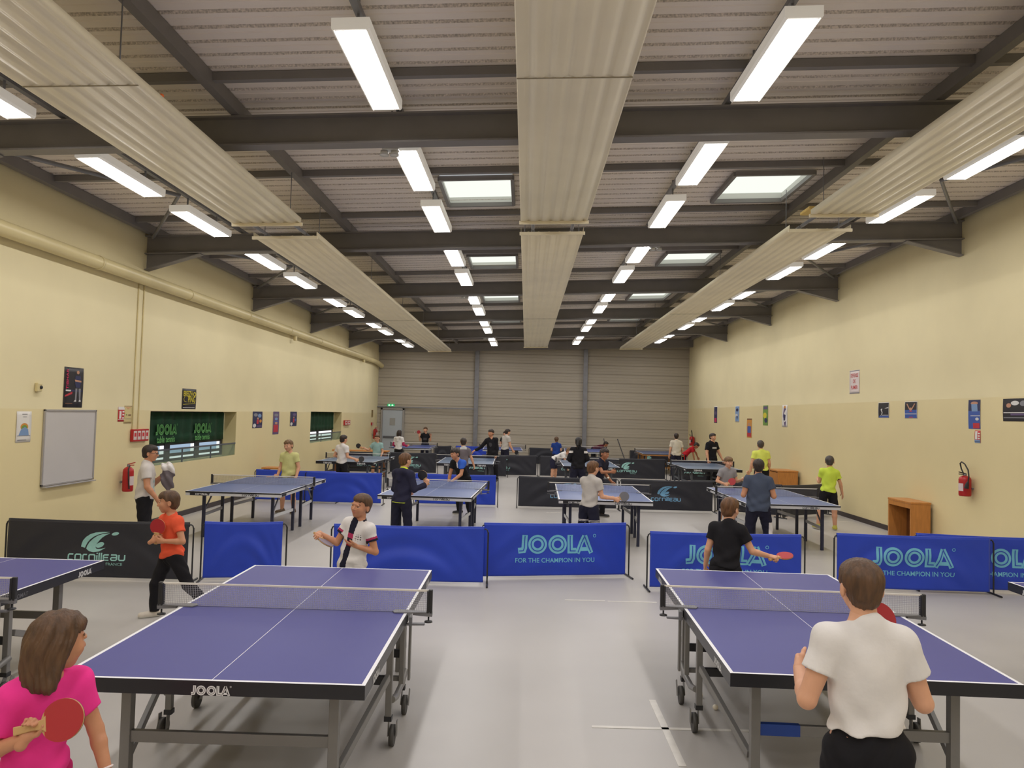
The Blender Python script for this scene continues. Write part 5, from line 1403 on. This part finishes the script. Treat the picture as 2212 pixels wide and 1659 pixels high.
        sfld.add(rcone(fp((0, 0.012, 0.03)), 0.027 * H, fp((0, 0.002, 0.062)), 0.026 * H), 0.02)
        sfld.cut(lambda P: -((P - f0) @ Rf)[..., 2], 0.004)
        sfld.cut(lambda P: ((P - f0) @ Rf)[..., 2] - 0.07 * H, 0.004)
        V, Fq = sfld.mesh(); q = (centers(V, Fq) - f0) @ Rf / H
        pm = PM(); pm.put(V, Fq, (q[:, 2] < 0.014).astype(np.int32)); pm.build('shoe', [shm, sole_m], root)
    bpy.context.view_layer.update()
    return dict(root=root, frames=frames, top=topo, pel=pel, Rt=Rt, H=H, hp=hp, A=A, J=J, nb=nb, sh=sh)

def hold(p, k, label, front, back, ydir=None, zdir=None, shift=0.0):
    """put a paddle in the hand: ydir / zdir = blade direction and face normal in the person's own axes"""
    c, f, n, s = p['frames'][k]
    yd = nrm(np.array(ydir, float)) if ydir is not None else nrm(s * 0.8 + f * 0.6)
    zd = np.array(zdir, float) if zdir is not None else n
    zd = nrm(zd - yd * (zd @ yd)); xd = np.cross(yd, zd)
    kk = p['H'] / 1.42
    o = c + n * 0.017 * kk - yd * (0.052 - shift)
    L = Matrix(((xd[0], yd[0], zd[0], o[0]), (xd[1], yd[1], zd[1], o[1]), (xd[2], yd[2], zd[2], o[2]), (0, 0, 0, 1)))
    return paddle(label, p['root'].matrix_world @ L, front, back)
def in_hand_ball(p, k, label, d=0.03):
    c, f, n, s = p['frames'][k]
    w = p['root'].matrix_world @ Vector(c + n * d)
    return ball(w.x, w.y, w.z, label)
# ================================================================== THE PLAYERS
c_white = fab('white', (222, 218, 216)); c_offw = fab('off_white', (206, 200, 196)); c_black = fab('black', (30, 29, 33)); c_navy = fab('navy', (42, 42, 62)); c_dknavy = fab('dark_navy', (34, 34, 50))
c_pink = fab('pink', (236, 58, 146)); c_mag = fab('magenta', (192, 32, 104)); c_orange = fab('orange_red', (230, 92, 62)); c_pgreen = fab('pale_green', (206, 204, 140)); c_lgrey = fab('light_grey', (184, 178, 172))
c_mgrey = fab('mid_grey', (112, 104, 108)); c_teal = fab('pale_teal', (150, 182, 180)); c_maroon = fab('maroon', (84, 24, 40)); c_cream = fab('cream', (206, 198, 182)); c_red = fab('red', (176, 34, 44)); c_blue = fab('blue', (36, 62, 134))
c_yel = fab('fluo_yellow', (222, 230, 108)); c_yel2 = fab('fluo_yellow_green', (206, 228, 84)); c_dblue = fab('dark_blue_grey', (70, 78, 96)); c_grey = fab('grey_melange', (146, 142, 144)); c_cobalt = fab('cobalt', (56, 98, 196)); c_khaki = fab('khaki_shorts', (116, 96, 62))
c_prt = fab('pale_print', (196, 196, 196)); c_neon = fab('neon_collar', (196, 214, 60)); c_raspb = fab('raspberry', (170, 52, 92)); c_dgrey = fab('dark_grey', (70, 68, 72))
s_white = M('white_shoe', (208, 198, 184), 0.55, var=0.08, vs=20); s_yel = M('yellow_shoe', (188, 182, 70), 0.55); s_brown = M('brown_shoe', (96, 78, 56), 0.6); s_black = M('black_shoe', (38, 36, 40), 0.5)

# girl in pink, lower left corner
p = person('girl with long brown hair in pink t-shirt holding a red paddle', -1.815, 2.95, 1.25, 58, hh=0.222, g=0.9, lean=10, side=2, head=(90, 6, 0), hair=('long', 'brown'), top=('tee', c_pink), bot=('short', c_mag), skin='tan',
    aR=dict(pd=((.6, -.8, .25), (-.8, -.57, .3)), u=(-.35, 0.15, -1), f=(0.45, -1, .50), c=1.2, n=(.6, .5, .3)), aL=dict(u=(.30, -.25, -1), f=(.05, -.5, -1), c=1.1, n=(-1, 0, -.2)), vox=0.007, shoes=s_white, hem=-0.01, sleeve=0.62)
hold(p, 'R', 'red paddle in the hand of the girl in pink', rub_r, rub_k, (.6, -.8, .25), (-.8, -.57, .3))
MB_ = MB(); wr = p['A']['L'][2] + nrm(p['A']['L'][1] - p['A']['L'][2]) * 0.02; d_ = nrm(p['A']['L'][1] - p['A']['L'][2]); x_ = nrm(np.cross(d_, (0, 0, 1))); y_ = np.cross(d_, x_)
MB_.tube([wr + 0.026 * (math.cos(2 * PI * i / 16) * x_ + math.sin(2 * PI * i / 16) * y_) for i in range(17)], 0.005, M('pale_bracelet', (222, 206, 206), 0.4), 6); MB_.build('bracelet', p['root'])
# near boy in white, from behind
p = person('near boy seen from behind in white t-shirt and black trousers, lower right', 1.42, 3.2, 1.53, 182, lean=4, head=(-3, 6, 0), hair=('short', 'brown'), top=('tee', c_white), bot=('long', c_black), skin='fair', hh=0.222,
    aL=dict(u=(.42, .10, -1), f=(-.25, -1, .25), c=1.15, n=(-1, 0, 0)), aR=dict(pd=((.1, -.25, 1), (0.3, 1, .2)), u=(-.34, .10, -1), f=(.20, -.9, .75), c=1.1, n=(1, 0, 0)), vox=0.007, hem=0.05, g=0.93)
hold(p, 'R', 'red paddle held in front by the near boy in white t-shirt', rub_r, rub_k, (.1, -.25, 1), (0.3, 1, .2))
# boy in orange striding
p = person('boy in orange-red t-shirt and black trousers striding left beside the black barrier', -3.53, 7.42, 1.245, -36, lean=4, head=(-30, 4, 0), hair=('short', 'brown'), top=('tee', c_orange), bot=('long', c_black), skin='tan',
    lR=dict(u=(-.26, -.28, -1), l=(-.10, .05, -1), t=(-.35, -1, 0)), lL=dict(u=(.28, .36, -1), l=(.35, .65, -.85), t=(.0, -1, 0), pitch=-38),
    aL=dict(u=(.50, .05, -1), f=(-.85, -.75, .02), c=1.15, n=(-.9, .2, .2)), aR=dict(pd=((.15, .0, 1), (.59, -.81, 0)), u=(-.10, -.20, -1), f=(.80, -.90, .10), c=.5, n=(.8, .2, .2)), vox=0.007, shoes=s_white, hem=-0.01)
hold(p, 'R', 'dark red paddle held before the chest by the boy in orange', rub_r, rub_r, (.15, .0, 1), (.59, -.81, 0))
# boy in white and navy football shirt
def deco_p3(i):
    q, C, A, H = i['q'], i['C'], i['A'], i['H']
    front = q[:, 1] < -0.01; X, Z = q[:, 0], q[:, 2]
    arm = np.abs(X) > 0.125
    mid = (X > -0.035) & (X < 0.018) & ~arm
    out = [(c_dknavy, mid & front), (c_raspb, mid & front & (Z > 0.19) & (Z < 0.225)), (c_red, mid & front & (Z > 0.135) & (Z < 0.165))]
    for k in 'LR':
        s_, e_, w_ = A[k]; d = nrm(e_ - s_); t = ((C - s_) @ d) / np.linalg.norm(e_ - s_)
        near = np.linalg.norm((C - s_) - ((C - s_) @ d)[:, None] * d, axis=1) < 0.045 * H
        out += [(c_raspb, near & (t > 0.36) & (t < 0.45)), (c_dknavy, near & (t >= 0.45)), ]
    out.append((c_dgrey, front & (X > 0.032) & (X < 0.082) & (Z > 0.185) & (Z < 0.228) & (np.sin(X * 420 + 40 * Z) + np.sin(Z * 390) > 0.75)))
    out.append((c_dknavy, (Z > 0.292) & (np.abs(X) < 0.055) & (q[:, 1] > -0.02)))
    return out
p = person('boy in white shirt with navy stripe behind the left front table', -1.515, 7.0, 1.30, -28, lean=-3, side=9, head=(-4, -2, 10), hair=('shorter', 'brown', 0.22), top=('tee', c_white), bot=('long', c_offw), skin='tan', deco=deco_p3, hh=0.218,
    aL=dict(u=(.30, .12, -1), f=(-.95, -.75, .38), c=.25, n=(-.3, .2, 1)), aR=dict(pd=((1, -.1, -.45), (.4, .3, 1)), u=(-.45, -.35, -1), f=(-.85, -.6, .55), c=.45, n=(.3, .5, .8)), vox=0.0055, hem=-0.03, shoes=s_white)
hold(p, 'R', 'violet-grey paddle held flat by the boy in white and navy shirt', rub_v, rub_k, (1, -.1, -.45), (.4, .3, 1))
# boy in black at far end of the right table
p = person('boy in black t-shirt with a red paddle behind the right front table', 2.02, 7.42, 1.33, 150, lean=10, head=(-14, 8, 0), hair=('short', 'chestnut'), top=('tee', c_black), bot=('long', c_black), glasses=True,
    aR=dict(pd=((-.7, -.7, .2), (-.15, .15, 1)), u=(-.55, -.1, -1), f=(-.75, -.75, -.28), c=1.15, n=(.1, .2, -1)), aL=dict(u=(.25, .2, -1), f=(.25, -.5, -.85), c=.5, n=(-1, 0, 0)), vox=0.008)
hold(p, 'R', 'red paddle held flat over the right front table', rub_r, rub_k, (-.7, -.7, .2), (-.15, .15, 1))
# young man carrying clothes
p = person('young man with glasses in off-white t-shirt carrying clothes by the left wall', -5.33, 10.6, 1.53, 112, lean=2, head=(-8, 4, 0), hair=('shorter', 'dark'), top=('tee', c_offw), bot=('long', c_black), glasses=True, skin='tan', g=0.98,
    aR=dict(u=(-.25, -.12, -1), f=(.10, -.75, -1), c=.6, n=(1, 0, 0)), aL=dict(u=(.1, -.30, -1), f=(-.25, -.75, .75), c=1.1, n=(0, 0, 1)), vox=0.008,
    deco=lambda i: [(c_teal, (i['q'][:, 1] < -0.05) & (np.abs(i['q'][:, 0] + 0.01) < 0.045) & (np.sin(i['q'][:, 0] * 160) + np.sin(i['q'][:, 2] * 130) > 0.3) & (i['q'][:, 2] < 0.17) & (i['q'][:, 2] > 0.07))])
w = p['root'].matrix_world @ Vector(p['frames']['L'][0])
tw = thing('folded_clothes', 'bundle of white and grey clothes carried by the young man with glasses', 'clothes', (w.x + 0.02, w.y - 0.05, w.z + 0.02), 0.3)
for (zc, rr, mm, hh_, nm) in ((0.05, 0.085, c_white, 0.06, 'white_cloth'), (-0.09, 0.075, c_mgrey, 0.16, 'grey_cloth')):
    fz = Fld((-.2, -.2, -.35), (.2, .2, .25), 0.009)
    fz.add(ell((0, 0, zc), (rr, rr * .8, hh_)), 0.02); fz.add(ell((0.03, 0.02, zc - 0.05), (rr * .8, rr * .7, hh_)), 0.02)
    P = fz.allp(); fz.phi += (0.014 * np.sin(60 * P[..., 0] + 30 * P[..., 2]) + 0.01 * np.sin(55 * P[..., 1] + 40 * P[..., 2])).astype(np.float32)
    pm = PM(); pm.put(*fz.mesh()); pm.build(nm, [mm], tw)
# middle row
p = person('boy in pale green t-shirt behind the table by the left wall', -4.80, 15.15, 1.46, -12, head=(-8, 8, -6), hair=('short', 'lightbrown'), top=('tee', c_pgreen), bot=('short', c_khaki), shoes=s_brown, hem=-0.02,
    aR=dict(pd=((-.6, -.7, -.1), (0, .1, 1)), u=(-.22, .0, -1), f=(-.12, -.45, -1), c=1.15, n=(1, 0, 0)), aL=dict(u=(.28, .05, -1), f=(.0, -.45, -1), c=.4, n=(-1, 0, 0)))
hold(p, 'R', 'red paddle hanging from the hand of the boy in pale green', rub_r, rub_k, (-.6, -.7, -.1), (0, .1, 1))
p = person('boy in navy hoodie with neon collar and navy trousers holding a black paddle', -1.85, 11.6, 1.45, 152, lean=2, head=(-12, 4, 0), hair=('short', 'chestnut'), top=('hoodie', c_navy), bot=('long', c_dknavy), hem=-0.03,
    deco=lambda i: [(c_neon, (i['q'][:, 2] > 0.318) & (np.abs(i['q'][:, 0]) < 0.06) & (i['q'][:, 1] < 0.05)), (c_neon, (i['q'][:, 2] < -0.018) & (i['q'][:, 2] > -0.026))],
    aR=dict(pd=((.55, .25, .8), (-.2, 1, .1)), u=(-.35, -.05, -1), f=(-.45, -1, .38), c=1.15, n=(.7, .2, -.4)), aL=dict(u=(.15, -.1, -1), f=(-.35, -.8, -.3), c=.5, n=(-1, 0, 0)))
hold(p, 'R', 'black paddle held up by the boy in navy hoodie', rub_k, rub_k, (.55, .25, .8), (-.2, 1, .1))
p = person('boy in black t-shirt with blue shoulders leaning forward behind the second middle table', -1.44, 15.45, 1.47, -38, lean=30, head=(-10, 12, 0), hair=('short', 'dark'), top=('tee', c_black), bot=('long', c_black), skin='tan', shoes=s_black,
    deco=lambda i: [(c_cobalt, (i['q'][:, 2] > 0.235) & (i['q'][:, 0] > 0.02)), (c_white, (np.abs(i['q'][:, 0] - 0.02) < 0.008) & (i['q'][:, 2] > 0.23))],
    lL=dict(u=(.22, -.25, -1), l=(.1, .25, -1)), lR=dict(u=(-.2, -.1, -1), l=(-.1, .35, -1)), aR=dict(u=(-.1, -.25, -1), f=(-.05, -.2, -1), c=.5, n=(1, 0, 0)), aL=dict(u=(.1, -.35, -1), f=(-.3, -.7, -.5), c=.4, n=(0, 0, -1)))
p = person('boy in light grey t-shirt and striped navy shorts with a grey paddle', 1.06, 11.7, 1.40, 140, lean=6, head=(-6, 6, 0), hair=('short', 'chestnut'), top=('tee', c_lgrey),
    bot=('short', c_dknavy, lambda i: [(c_white, (np.abs((i['C'][:, 2] - (i['J']['L'][1][2] + 0.075 * i['H']))) < 0.004) | (np.abs((i['C'][:, 2] - (i['J']['L'][1][2] + 0.09 * i['H']))) < 0.004) | (np.abs((i['C'][:, 2] - (i['J']['L'][1][2] + 0.105 * i['H']))) < 0.004))]),
    aR=dict(pd=((-.55, -.5, .35), (-.65, .75, .1)), u=(-.25, -.15, -1), f=(-.75, -.9, -.15), c=1.15, n=(.3, .2, -.9)), aL=dict(u=(.1, -.4, -1), f=(-.7, -.9, -.05), c=.4, n=(0, 0, -1)), shoes=s_white)
hold(p, 'R', 'grey paddle held upright by the boy in light grey t-shirt', rub_g, rub_g, (-.55, -.5, .35), (-.65, .75, .1))
p = person('boy in black t-shirt reaching right with a ball behind the third middle table', 1.66, 15.75, 1.47, 48, lean=16, head=(0, 6, 6), hair=('short', 'dark'), top=('tee', c_dknavy), bot=('long', c_black), skin='brown', shoes=s_black,
    lR=dict(u=(-.30, -.15, -1), l=(-.15, .25, -1)), lL=dict(u=(.15, -.25, -1), l=(.05, .15, -1)), aR=dict(u=(-.25, -.7, -.7), f=(.10, -1, .1), c=1.0, n=(1, 0, 0)), aL=dict(u=(.2, .1, -1), f=(.2, -.5, -.6), c=.5, n=(-1, 0, 0)))
w = p['root'].matrix_world @ Vector(p['frames']['R'][0]); ball(w.x - 0.11, w.y - 0.12, w.z - 0.11, 'white ball in the air before the boy in black t-shirt, third middle table')
p = person('boy in grey t-shirt facing the camera with a red paddle and ball', 4.19, 15.55, 1.33, 8, lean=6, head=(10, 8, 0), hair=('short', 'lightbrown', 0.13), top=('tee', c_grey), bot=('short', c_navy), shoes=s_white,
    aR=dict(pd=((.75, -.25, .5), (.5, -.6, .6)), u=(-.45, 0, -1), f=(.45, -.8, -.2), c=1.15, n=(.5, 0, .6)), aL=dict(u=(.4, 0, -1), f=(.1, -.9, .25), c=.45, n=(0, 0, 1)))
hold(p, 'R', 'red paddle held by the boy in grey facing the camera', rub_r, rub_k, (.75, -.25, .5), (.5, -.6, .6)); in_hand_ball(p, 'L', 'white ball on the palm of the boy in grey facing the camera')
p = person('boy seen from behind in dark blue-grey t-shirt and dark trousers', 3.66, 11.85, 1.50, 168, lean=4, head=(-2, 0, 0), hair=('short', 'dark'), top=('tee', c_dblue), skin='tan', g=1.0, hem=-0.045,
    bot=('long', c_dknavy, lambda i: [(c_white, (i['C'][:, 0] < -0.105 * i['H']) & (i['C'][:, 2] > 0.22 * i['H']) & (i['C'][:, 2] < 0.36 * i['H']))]),
    lR=dict(u=(-.20, -.3, -1), l=(-.02, .25, -1)), lL=dict(u=(.12, -.1, -1), l=(.04, .12, -1)), aL=dict(u=(.30, .1, -1), f=(-.2, -1, .1), c=.6, n=(-1, 0, 0)), aR=dict(u=(-.32, .1, -1), f=(.2, -1, .15), c=.6, n=(1, 0, 0)))
p = person('boy in yellow-green t-shirt and black shorts by the right wall', 6.05, 15.05, 1.43, 178, lean=2, side=-4, head=(-18, 0, 0), hair=('shorter', 'grey'), top=('tee', c_yel2), bot=('short', c_black), shoes=s_yel, skin='fair',
    deco=lambda i: [(c_black, (np.abs(i['q'][:, 0]) > 0.11) & (i['q'][:, 2] < 0.195) & (i['q'][:, 2] > 0.1) & (np.linalg.norm(i['C'] - i['A']['R'][0], axis=1) > 0.080 * i['H']) & (i['q'][:, 0] < -0.1))],
    lR=dict(u=(-.12, .05, -1), l=(-.02, .05, -1)), lL=dict(u=(.22, -.02, -1), l=(.12, .05, -1)), aR=dict(u=(-.38, -.05, -1), f=(-.32, -.35, -1), c=.2, n=(1, 0, 0)), aL=dict(u=(.15, -.4, -1), f=(-.2, -1, .2), c=.5, n=(-1, 0, 0)))
# third row
F2 = dict(fine=False, vox=0.012)
p = person('boy in white t-shirt with a dark paddle near the small window', -4.68, 19.25, 1.45, 150, head=(-8, 4, 0), hair=('short', 'dark'), top=('tee', c_white), bot=('long', c_black),
    aR=dict(pd=((-.8, -.5, .25), (-.4, .8, .3)), u=(-.28, .05, -1), f=(-.55, -.9, -.30), c=1.15, n=(.2, .3, -.9)), aL=dict(u=(.40, .2, -1), f=(.0, -.9, -.2), c=.6, n=(-1, 0, 0)), **F2)
hold(p, 'R', 'dark paddle of the boy in white t-shirt by the small window', rub_k, rub_k, (-.8, -.5, .25), (-.4, .8, .3))
p = person('boy with glasses in pale teal t-shirt holding out a black paddle', -4.56, 23.0, 1.36, -8, head=(-4, 6, 0), hair=('shorter', 'brown'), top=('tee', c_teal), bot=('short', c_navy), glasses=True, lift=0.0,
    aR=dict(pd=((-.8, -.1, .55), (0, -1, 0)), u=(-.55, 0, -.75), f=(-.75, -.4, .35), c=1.15, n=(.5, -.5, 0)), aL=dict(u=(.22, 0, -1), f=(.0, -.7, -.7), c=.4, n=(-1, 0, 0)), **F2)
hold(p, 'R', 'black paddle held out by the boy in pale teal', rub_k, rub_r, (-.8, -.1, .55), (0, -1, 0))
p = person('boy in dark grey t-shirt with pale collar seen from behind, arms hanging', -1.63, 19.75, 1.44, 186, head=(0, 6, 0), hair=('short', 'dark'), top=('tee', c_mgrey), bot=('long', c_dknavy),
    deco=lambda i: [(c_prt, (i['q'][:, 2] > 0.292) & (np.abs(i['q'][:, 0]) < 0.06))], aR=dict(u=(-.42, -.1, -1), f=(-.35, -.35, -1), c=.5, n=(1, 0, 0)), aL=dict(u=(.3, 0, -1), f=(.1, -.5, -1), c=.5, n=(-1, 0, 0)), **F2)
p = person('taller person in black sweatshirt with arm stretched to the left over the table', -1.08, 23.4, 1.63, -18, side=-6, head=(-12, 4, 6), hair=('short', 'dark'), top=('long', c_black), bot=('long', c_black), skin='tan',
    deco=lambda i: [(c_dgrey, (i['q'][:, 1] < -0.06) & ((i['q'][:, 0] + 0.01) ** 2 + (i['q'][:, 2] - 0.19) ** 2 < 0.0016))], aR=dict(u=(-.6, -.2, -.8), f=(-.75, -.6, -.5), c=.6, n=(.2, 0, -1)), aL=dict(u=(.12, .1, -1), f=(.05, -.3, -1), c=.5, n=(-1, 0, 0)), **F2)
p = person('person in black hoodie with white shoulder patches and dark ponytail seen from behind', 1.40, 19.85, 1.54, 182, hair=('pony', 'black'), top=('long', c_black), bot=('short', c_dknavy), g=0.98, hem=-0.04,
    deco=lambda i: [(c_white, (i['q'][:, 2] > 0.225) & (i['q'][:, 2] < 0.262) & (np.abs(i['q'][:, 0]) > 0.095))], aR=dict(u=(-.42, .05, -1), f=(.45, -.8, -.4), c=.7, n=(1, 0, 0)), aL=dict(u=(.42, .05, -1), f=(-.45, -.8, -.4), c=.7, n=(-1, 0, 0)), **F2)
p = person('boy in white t-shirt bending forward left of the table with the ponytail player', 1.38, 23.55, 1.40, 62, lean=62, head=(6, 42, 0), hair=('short', 'lightbrown'), top=('tee', c_white), bot=('short', c_navy), shoes=s_black,
    aR=dict(u=(-.05, -.55, -.9), f=(0, -.25, -1), c=.5, n=(1, 0, 0)), aL=dict(u=(.1, -.5, -.9), f=(.0, -.3, -1), c=.5, n=(-1, 0, 0)), **F2)
p = person('boy in black t-shirt with a white print looking right by the right wall', 5.93, 23.9, 1.68, 34, head=(10, 2, 0), hair=('shorter', 'dark'), top=('tee', c_black), bot=('long', c_black), g=1.0, sleeve=0.66,
    deco=lambda i: [(c_prt, (i['q'][:, 1] < -0.05) & (i['q'][:, 2] > 0.195) & (i['q'][:, 2] < 0.225) & (np.abs(i['q'][:, 0]) < 0.055))], aR=dict(u=(-.2, 0, -1), f=(-.05, -.3, -1), c=.4, n=(1, 0, 0)), aL=dict(u=(.45, -.1, -1), f=(.35, -.4, -1), c=.4, n=(-1, 0, 0)), **F2)
p = person('boy in fluorescent yellow t-shirt seen from behind, paddle hanging down', 6.16, 19.8, 1.59, 178, side=3, head=(-4, 0, 0), hair=('shorter', 'grey'), top=('tee', c_yel), bot=('long', c_black), g=0.95,
    aL=dict(pd=((.05, -.15, -1), (.35, 1, 0)), u=(.28, .05, -1), f=(.16, -.25, -1), c=1.15, n=(-1, 0, 0)), aR=dict(u=(-.25, 0, -1), f=(-.1, -.5, -1), c=.5, n=(1, 0, 0)), **F2)
hold(p, 'L', 'dark paddle hanging from the hand of the boy in fluorescent yellow', rub_g, rub_k, (.05, -.15, -1), (.35, 1, 0))
# far row
p = person('girl with long dark hair in white hoodie with maroon sleeves', -4.68, 27.75, 1.40, 166, hair=('long', 'dark'), top=('hoodie', c_white), bot=('long', c_black),
    deco=lambda i: [(c_raspb, np.max([(((i['C'] - i['A'][k][0]) @ nrm(i['A'][k][1] - i['A'][k][0])) > 0.10 * i['H']) & (np.abs(i['q'][:, 0]) > 0.105) for k in 'LR'], 0).astype(bool))],
    aR=dict(pd=((-.7, -.6, .1), (0, .3, 1)), u=(-.30, .0, -1), f=(-.35, -.9, -.25), c=1.15, n=(.5, 0, -.8)), aL=dict(u=(.3, .1, -1), f=(.0, -.9, -.3), c=.6, n=(-1, 0, 0)), **F2)
hold(p, 'R', 'dark paddle of the girl in white hoodie', rub_k, rub_k, (-.7, -.6, .1), (0, .3, 1))
p = person('boy in black printed t-shirt with a raised red paddle by the back wall', -4.19, 31.3, 1.47, 0, head=(-10, 0, 0), hair=('short', 'brown'), top=('tee', c_black), bot=('long', c_dknavy),
    deco=lambda i: [(c_dgrey, (i['q'][:, 1] < -0.05) & (i['q'][:, 2] > 0.13) & (i['q'][:, 2] < 0.19) & (np.abs(i['q'][:, 0]) < 0.05))], aR=dict(pd=((-.45, 0, .9), (0, -1, 0)), u=(-.35, 0, -1), f=(-.10, -.45, 1), c=1.15, n=(.2, -1, 0)), aL=dict(u=(.35, 0, -1), f=(.08, -.4, 1), c=.3, n=(0, -1, 0)), **F2)
hold(p, 'R', 'red paddle raised by the boy in black at the back wall', rub_r, rub_r, (-.45, 0, .9), (0, -1, 0))
w = p['root'].location; ball(w.x - 0.42, w.y - 0.25, 1.27, 'white ball in the air by the raised red paddle at the back')
p = person('boy in grey t-shirt seen from the side at the second far table', -0.66, 27.6, 1.57, 128, lean=6, head=(-6, 10, 0), hair=('short', 'dark'), top=('tee', c_lgrey), bot=('long', c_dknavy), g=0.95,
    aR=dict(pd=((-.3, -.9, -.2), (1, -.2, .2)), u=(-.2, -.1, -1), f=(-.15, -.6, -1), c=1.15, n=(1, 0, 0)), aL=dict(u=(.2, 0, -1), f=(-.1, -.6, -.8), c=.5, n=(-1, 0, 0)), **F2)
hold(p, 'R', 'dark paddle of the boy in grey at the second far table', rub_k, rub_k, (-.3, -.9, -.2), (1, -.2, .2))
p = person('person in black and white mostly hidden behind the boy in grey', -0.86, 31.6, 1.37, 8, hair=('short', 'dark'), top=('tee', c_white), bot=('long', c_black), deco=lambda i: [(c_black, np.abs(i['q'][:, 0]) > 0.085)], **F2)
p = person('boy in blue t-shirt seen from behind near the back wall', 1.17, 28.35, 1.28, 178, hair=('short', 'brown'), top=('tee', c_blue), bot=('long', c_navy), g=0.95, aL=dict(u=(.25, -.1, -1), f=(-.2, -.9, -.1), c=.5, n=(-1, 0, 0)), aR=dict(u=(-.25, -.1, -1), f=(.2, -.9, -.1), c=.5, n=(1, 0, 0)), **F2)
p = person('boy in maroon sweatshirt leaning far over the end of the far table', 3.42, 32.0, 1.42, 68, lean=72, head=(10, 30, 0), hair=('short', 'dark'), top=('long', c_maroon), bot=('long', c_black), skin='brown', aR=dict(u=(-.05, -.3, -1), f=(0, -.3, -1), c=.5, n=(1, 0, 0)), aL=dict(u=(.1, -.3, -1), f=(0, -.3, -1), c=.5, n=(-1, 0, 0)), **F2)
p = person('boy seen from behind in cream t-shirt at the old wooden table', 5.50, 27.5, 1.57, 184, head=(-12, 0, 0), hair=('short', 'dark'), top=('tee', c_cream), bot=('long', c_dknavy), g=0.96, hem=-0.02, sleeve=0.66, aR=dict(u=(-.28, 0, -1), f=(.02, -.55, -.9), c=.5, n=(1, 0, 0)), **F2)
p = person('child in red top bending down in the far right corner', 6.55, 28.9, 1.40, 80, lean=48, head=(0, 45, 0), hair=('short', 'dark'), top=('tee', c_red), skin='brown',
    bot=('long', c_black, lambda i: [(c_red, (i['C'][:, 0] < -0.095 * i['H']) & (np.abs(i['C'][:, 1] - 0.0) < 0.02))]), aL=dict(u=(.3, -.6, -.6), f=(.2, -.4, -1), c=.5, n=(-1, 0, 0)), aR=dict(u=(-.1, -.2, -1), f=(0, -.2, -1), c=.5, n=(1, 0, 0)), **F2)
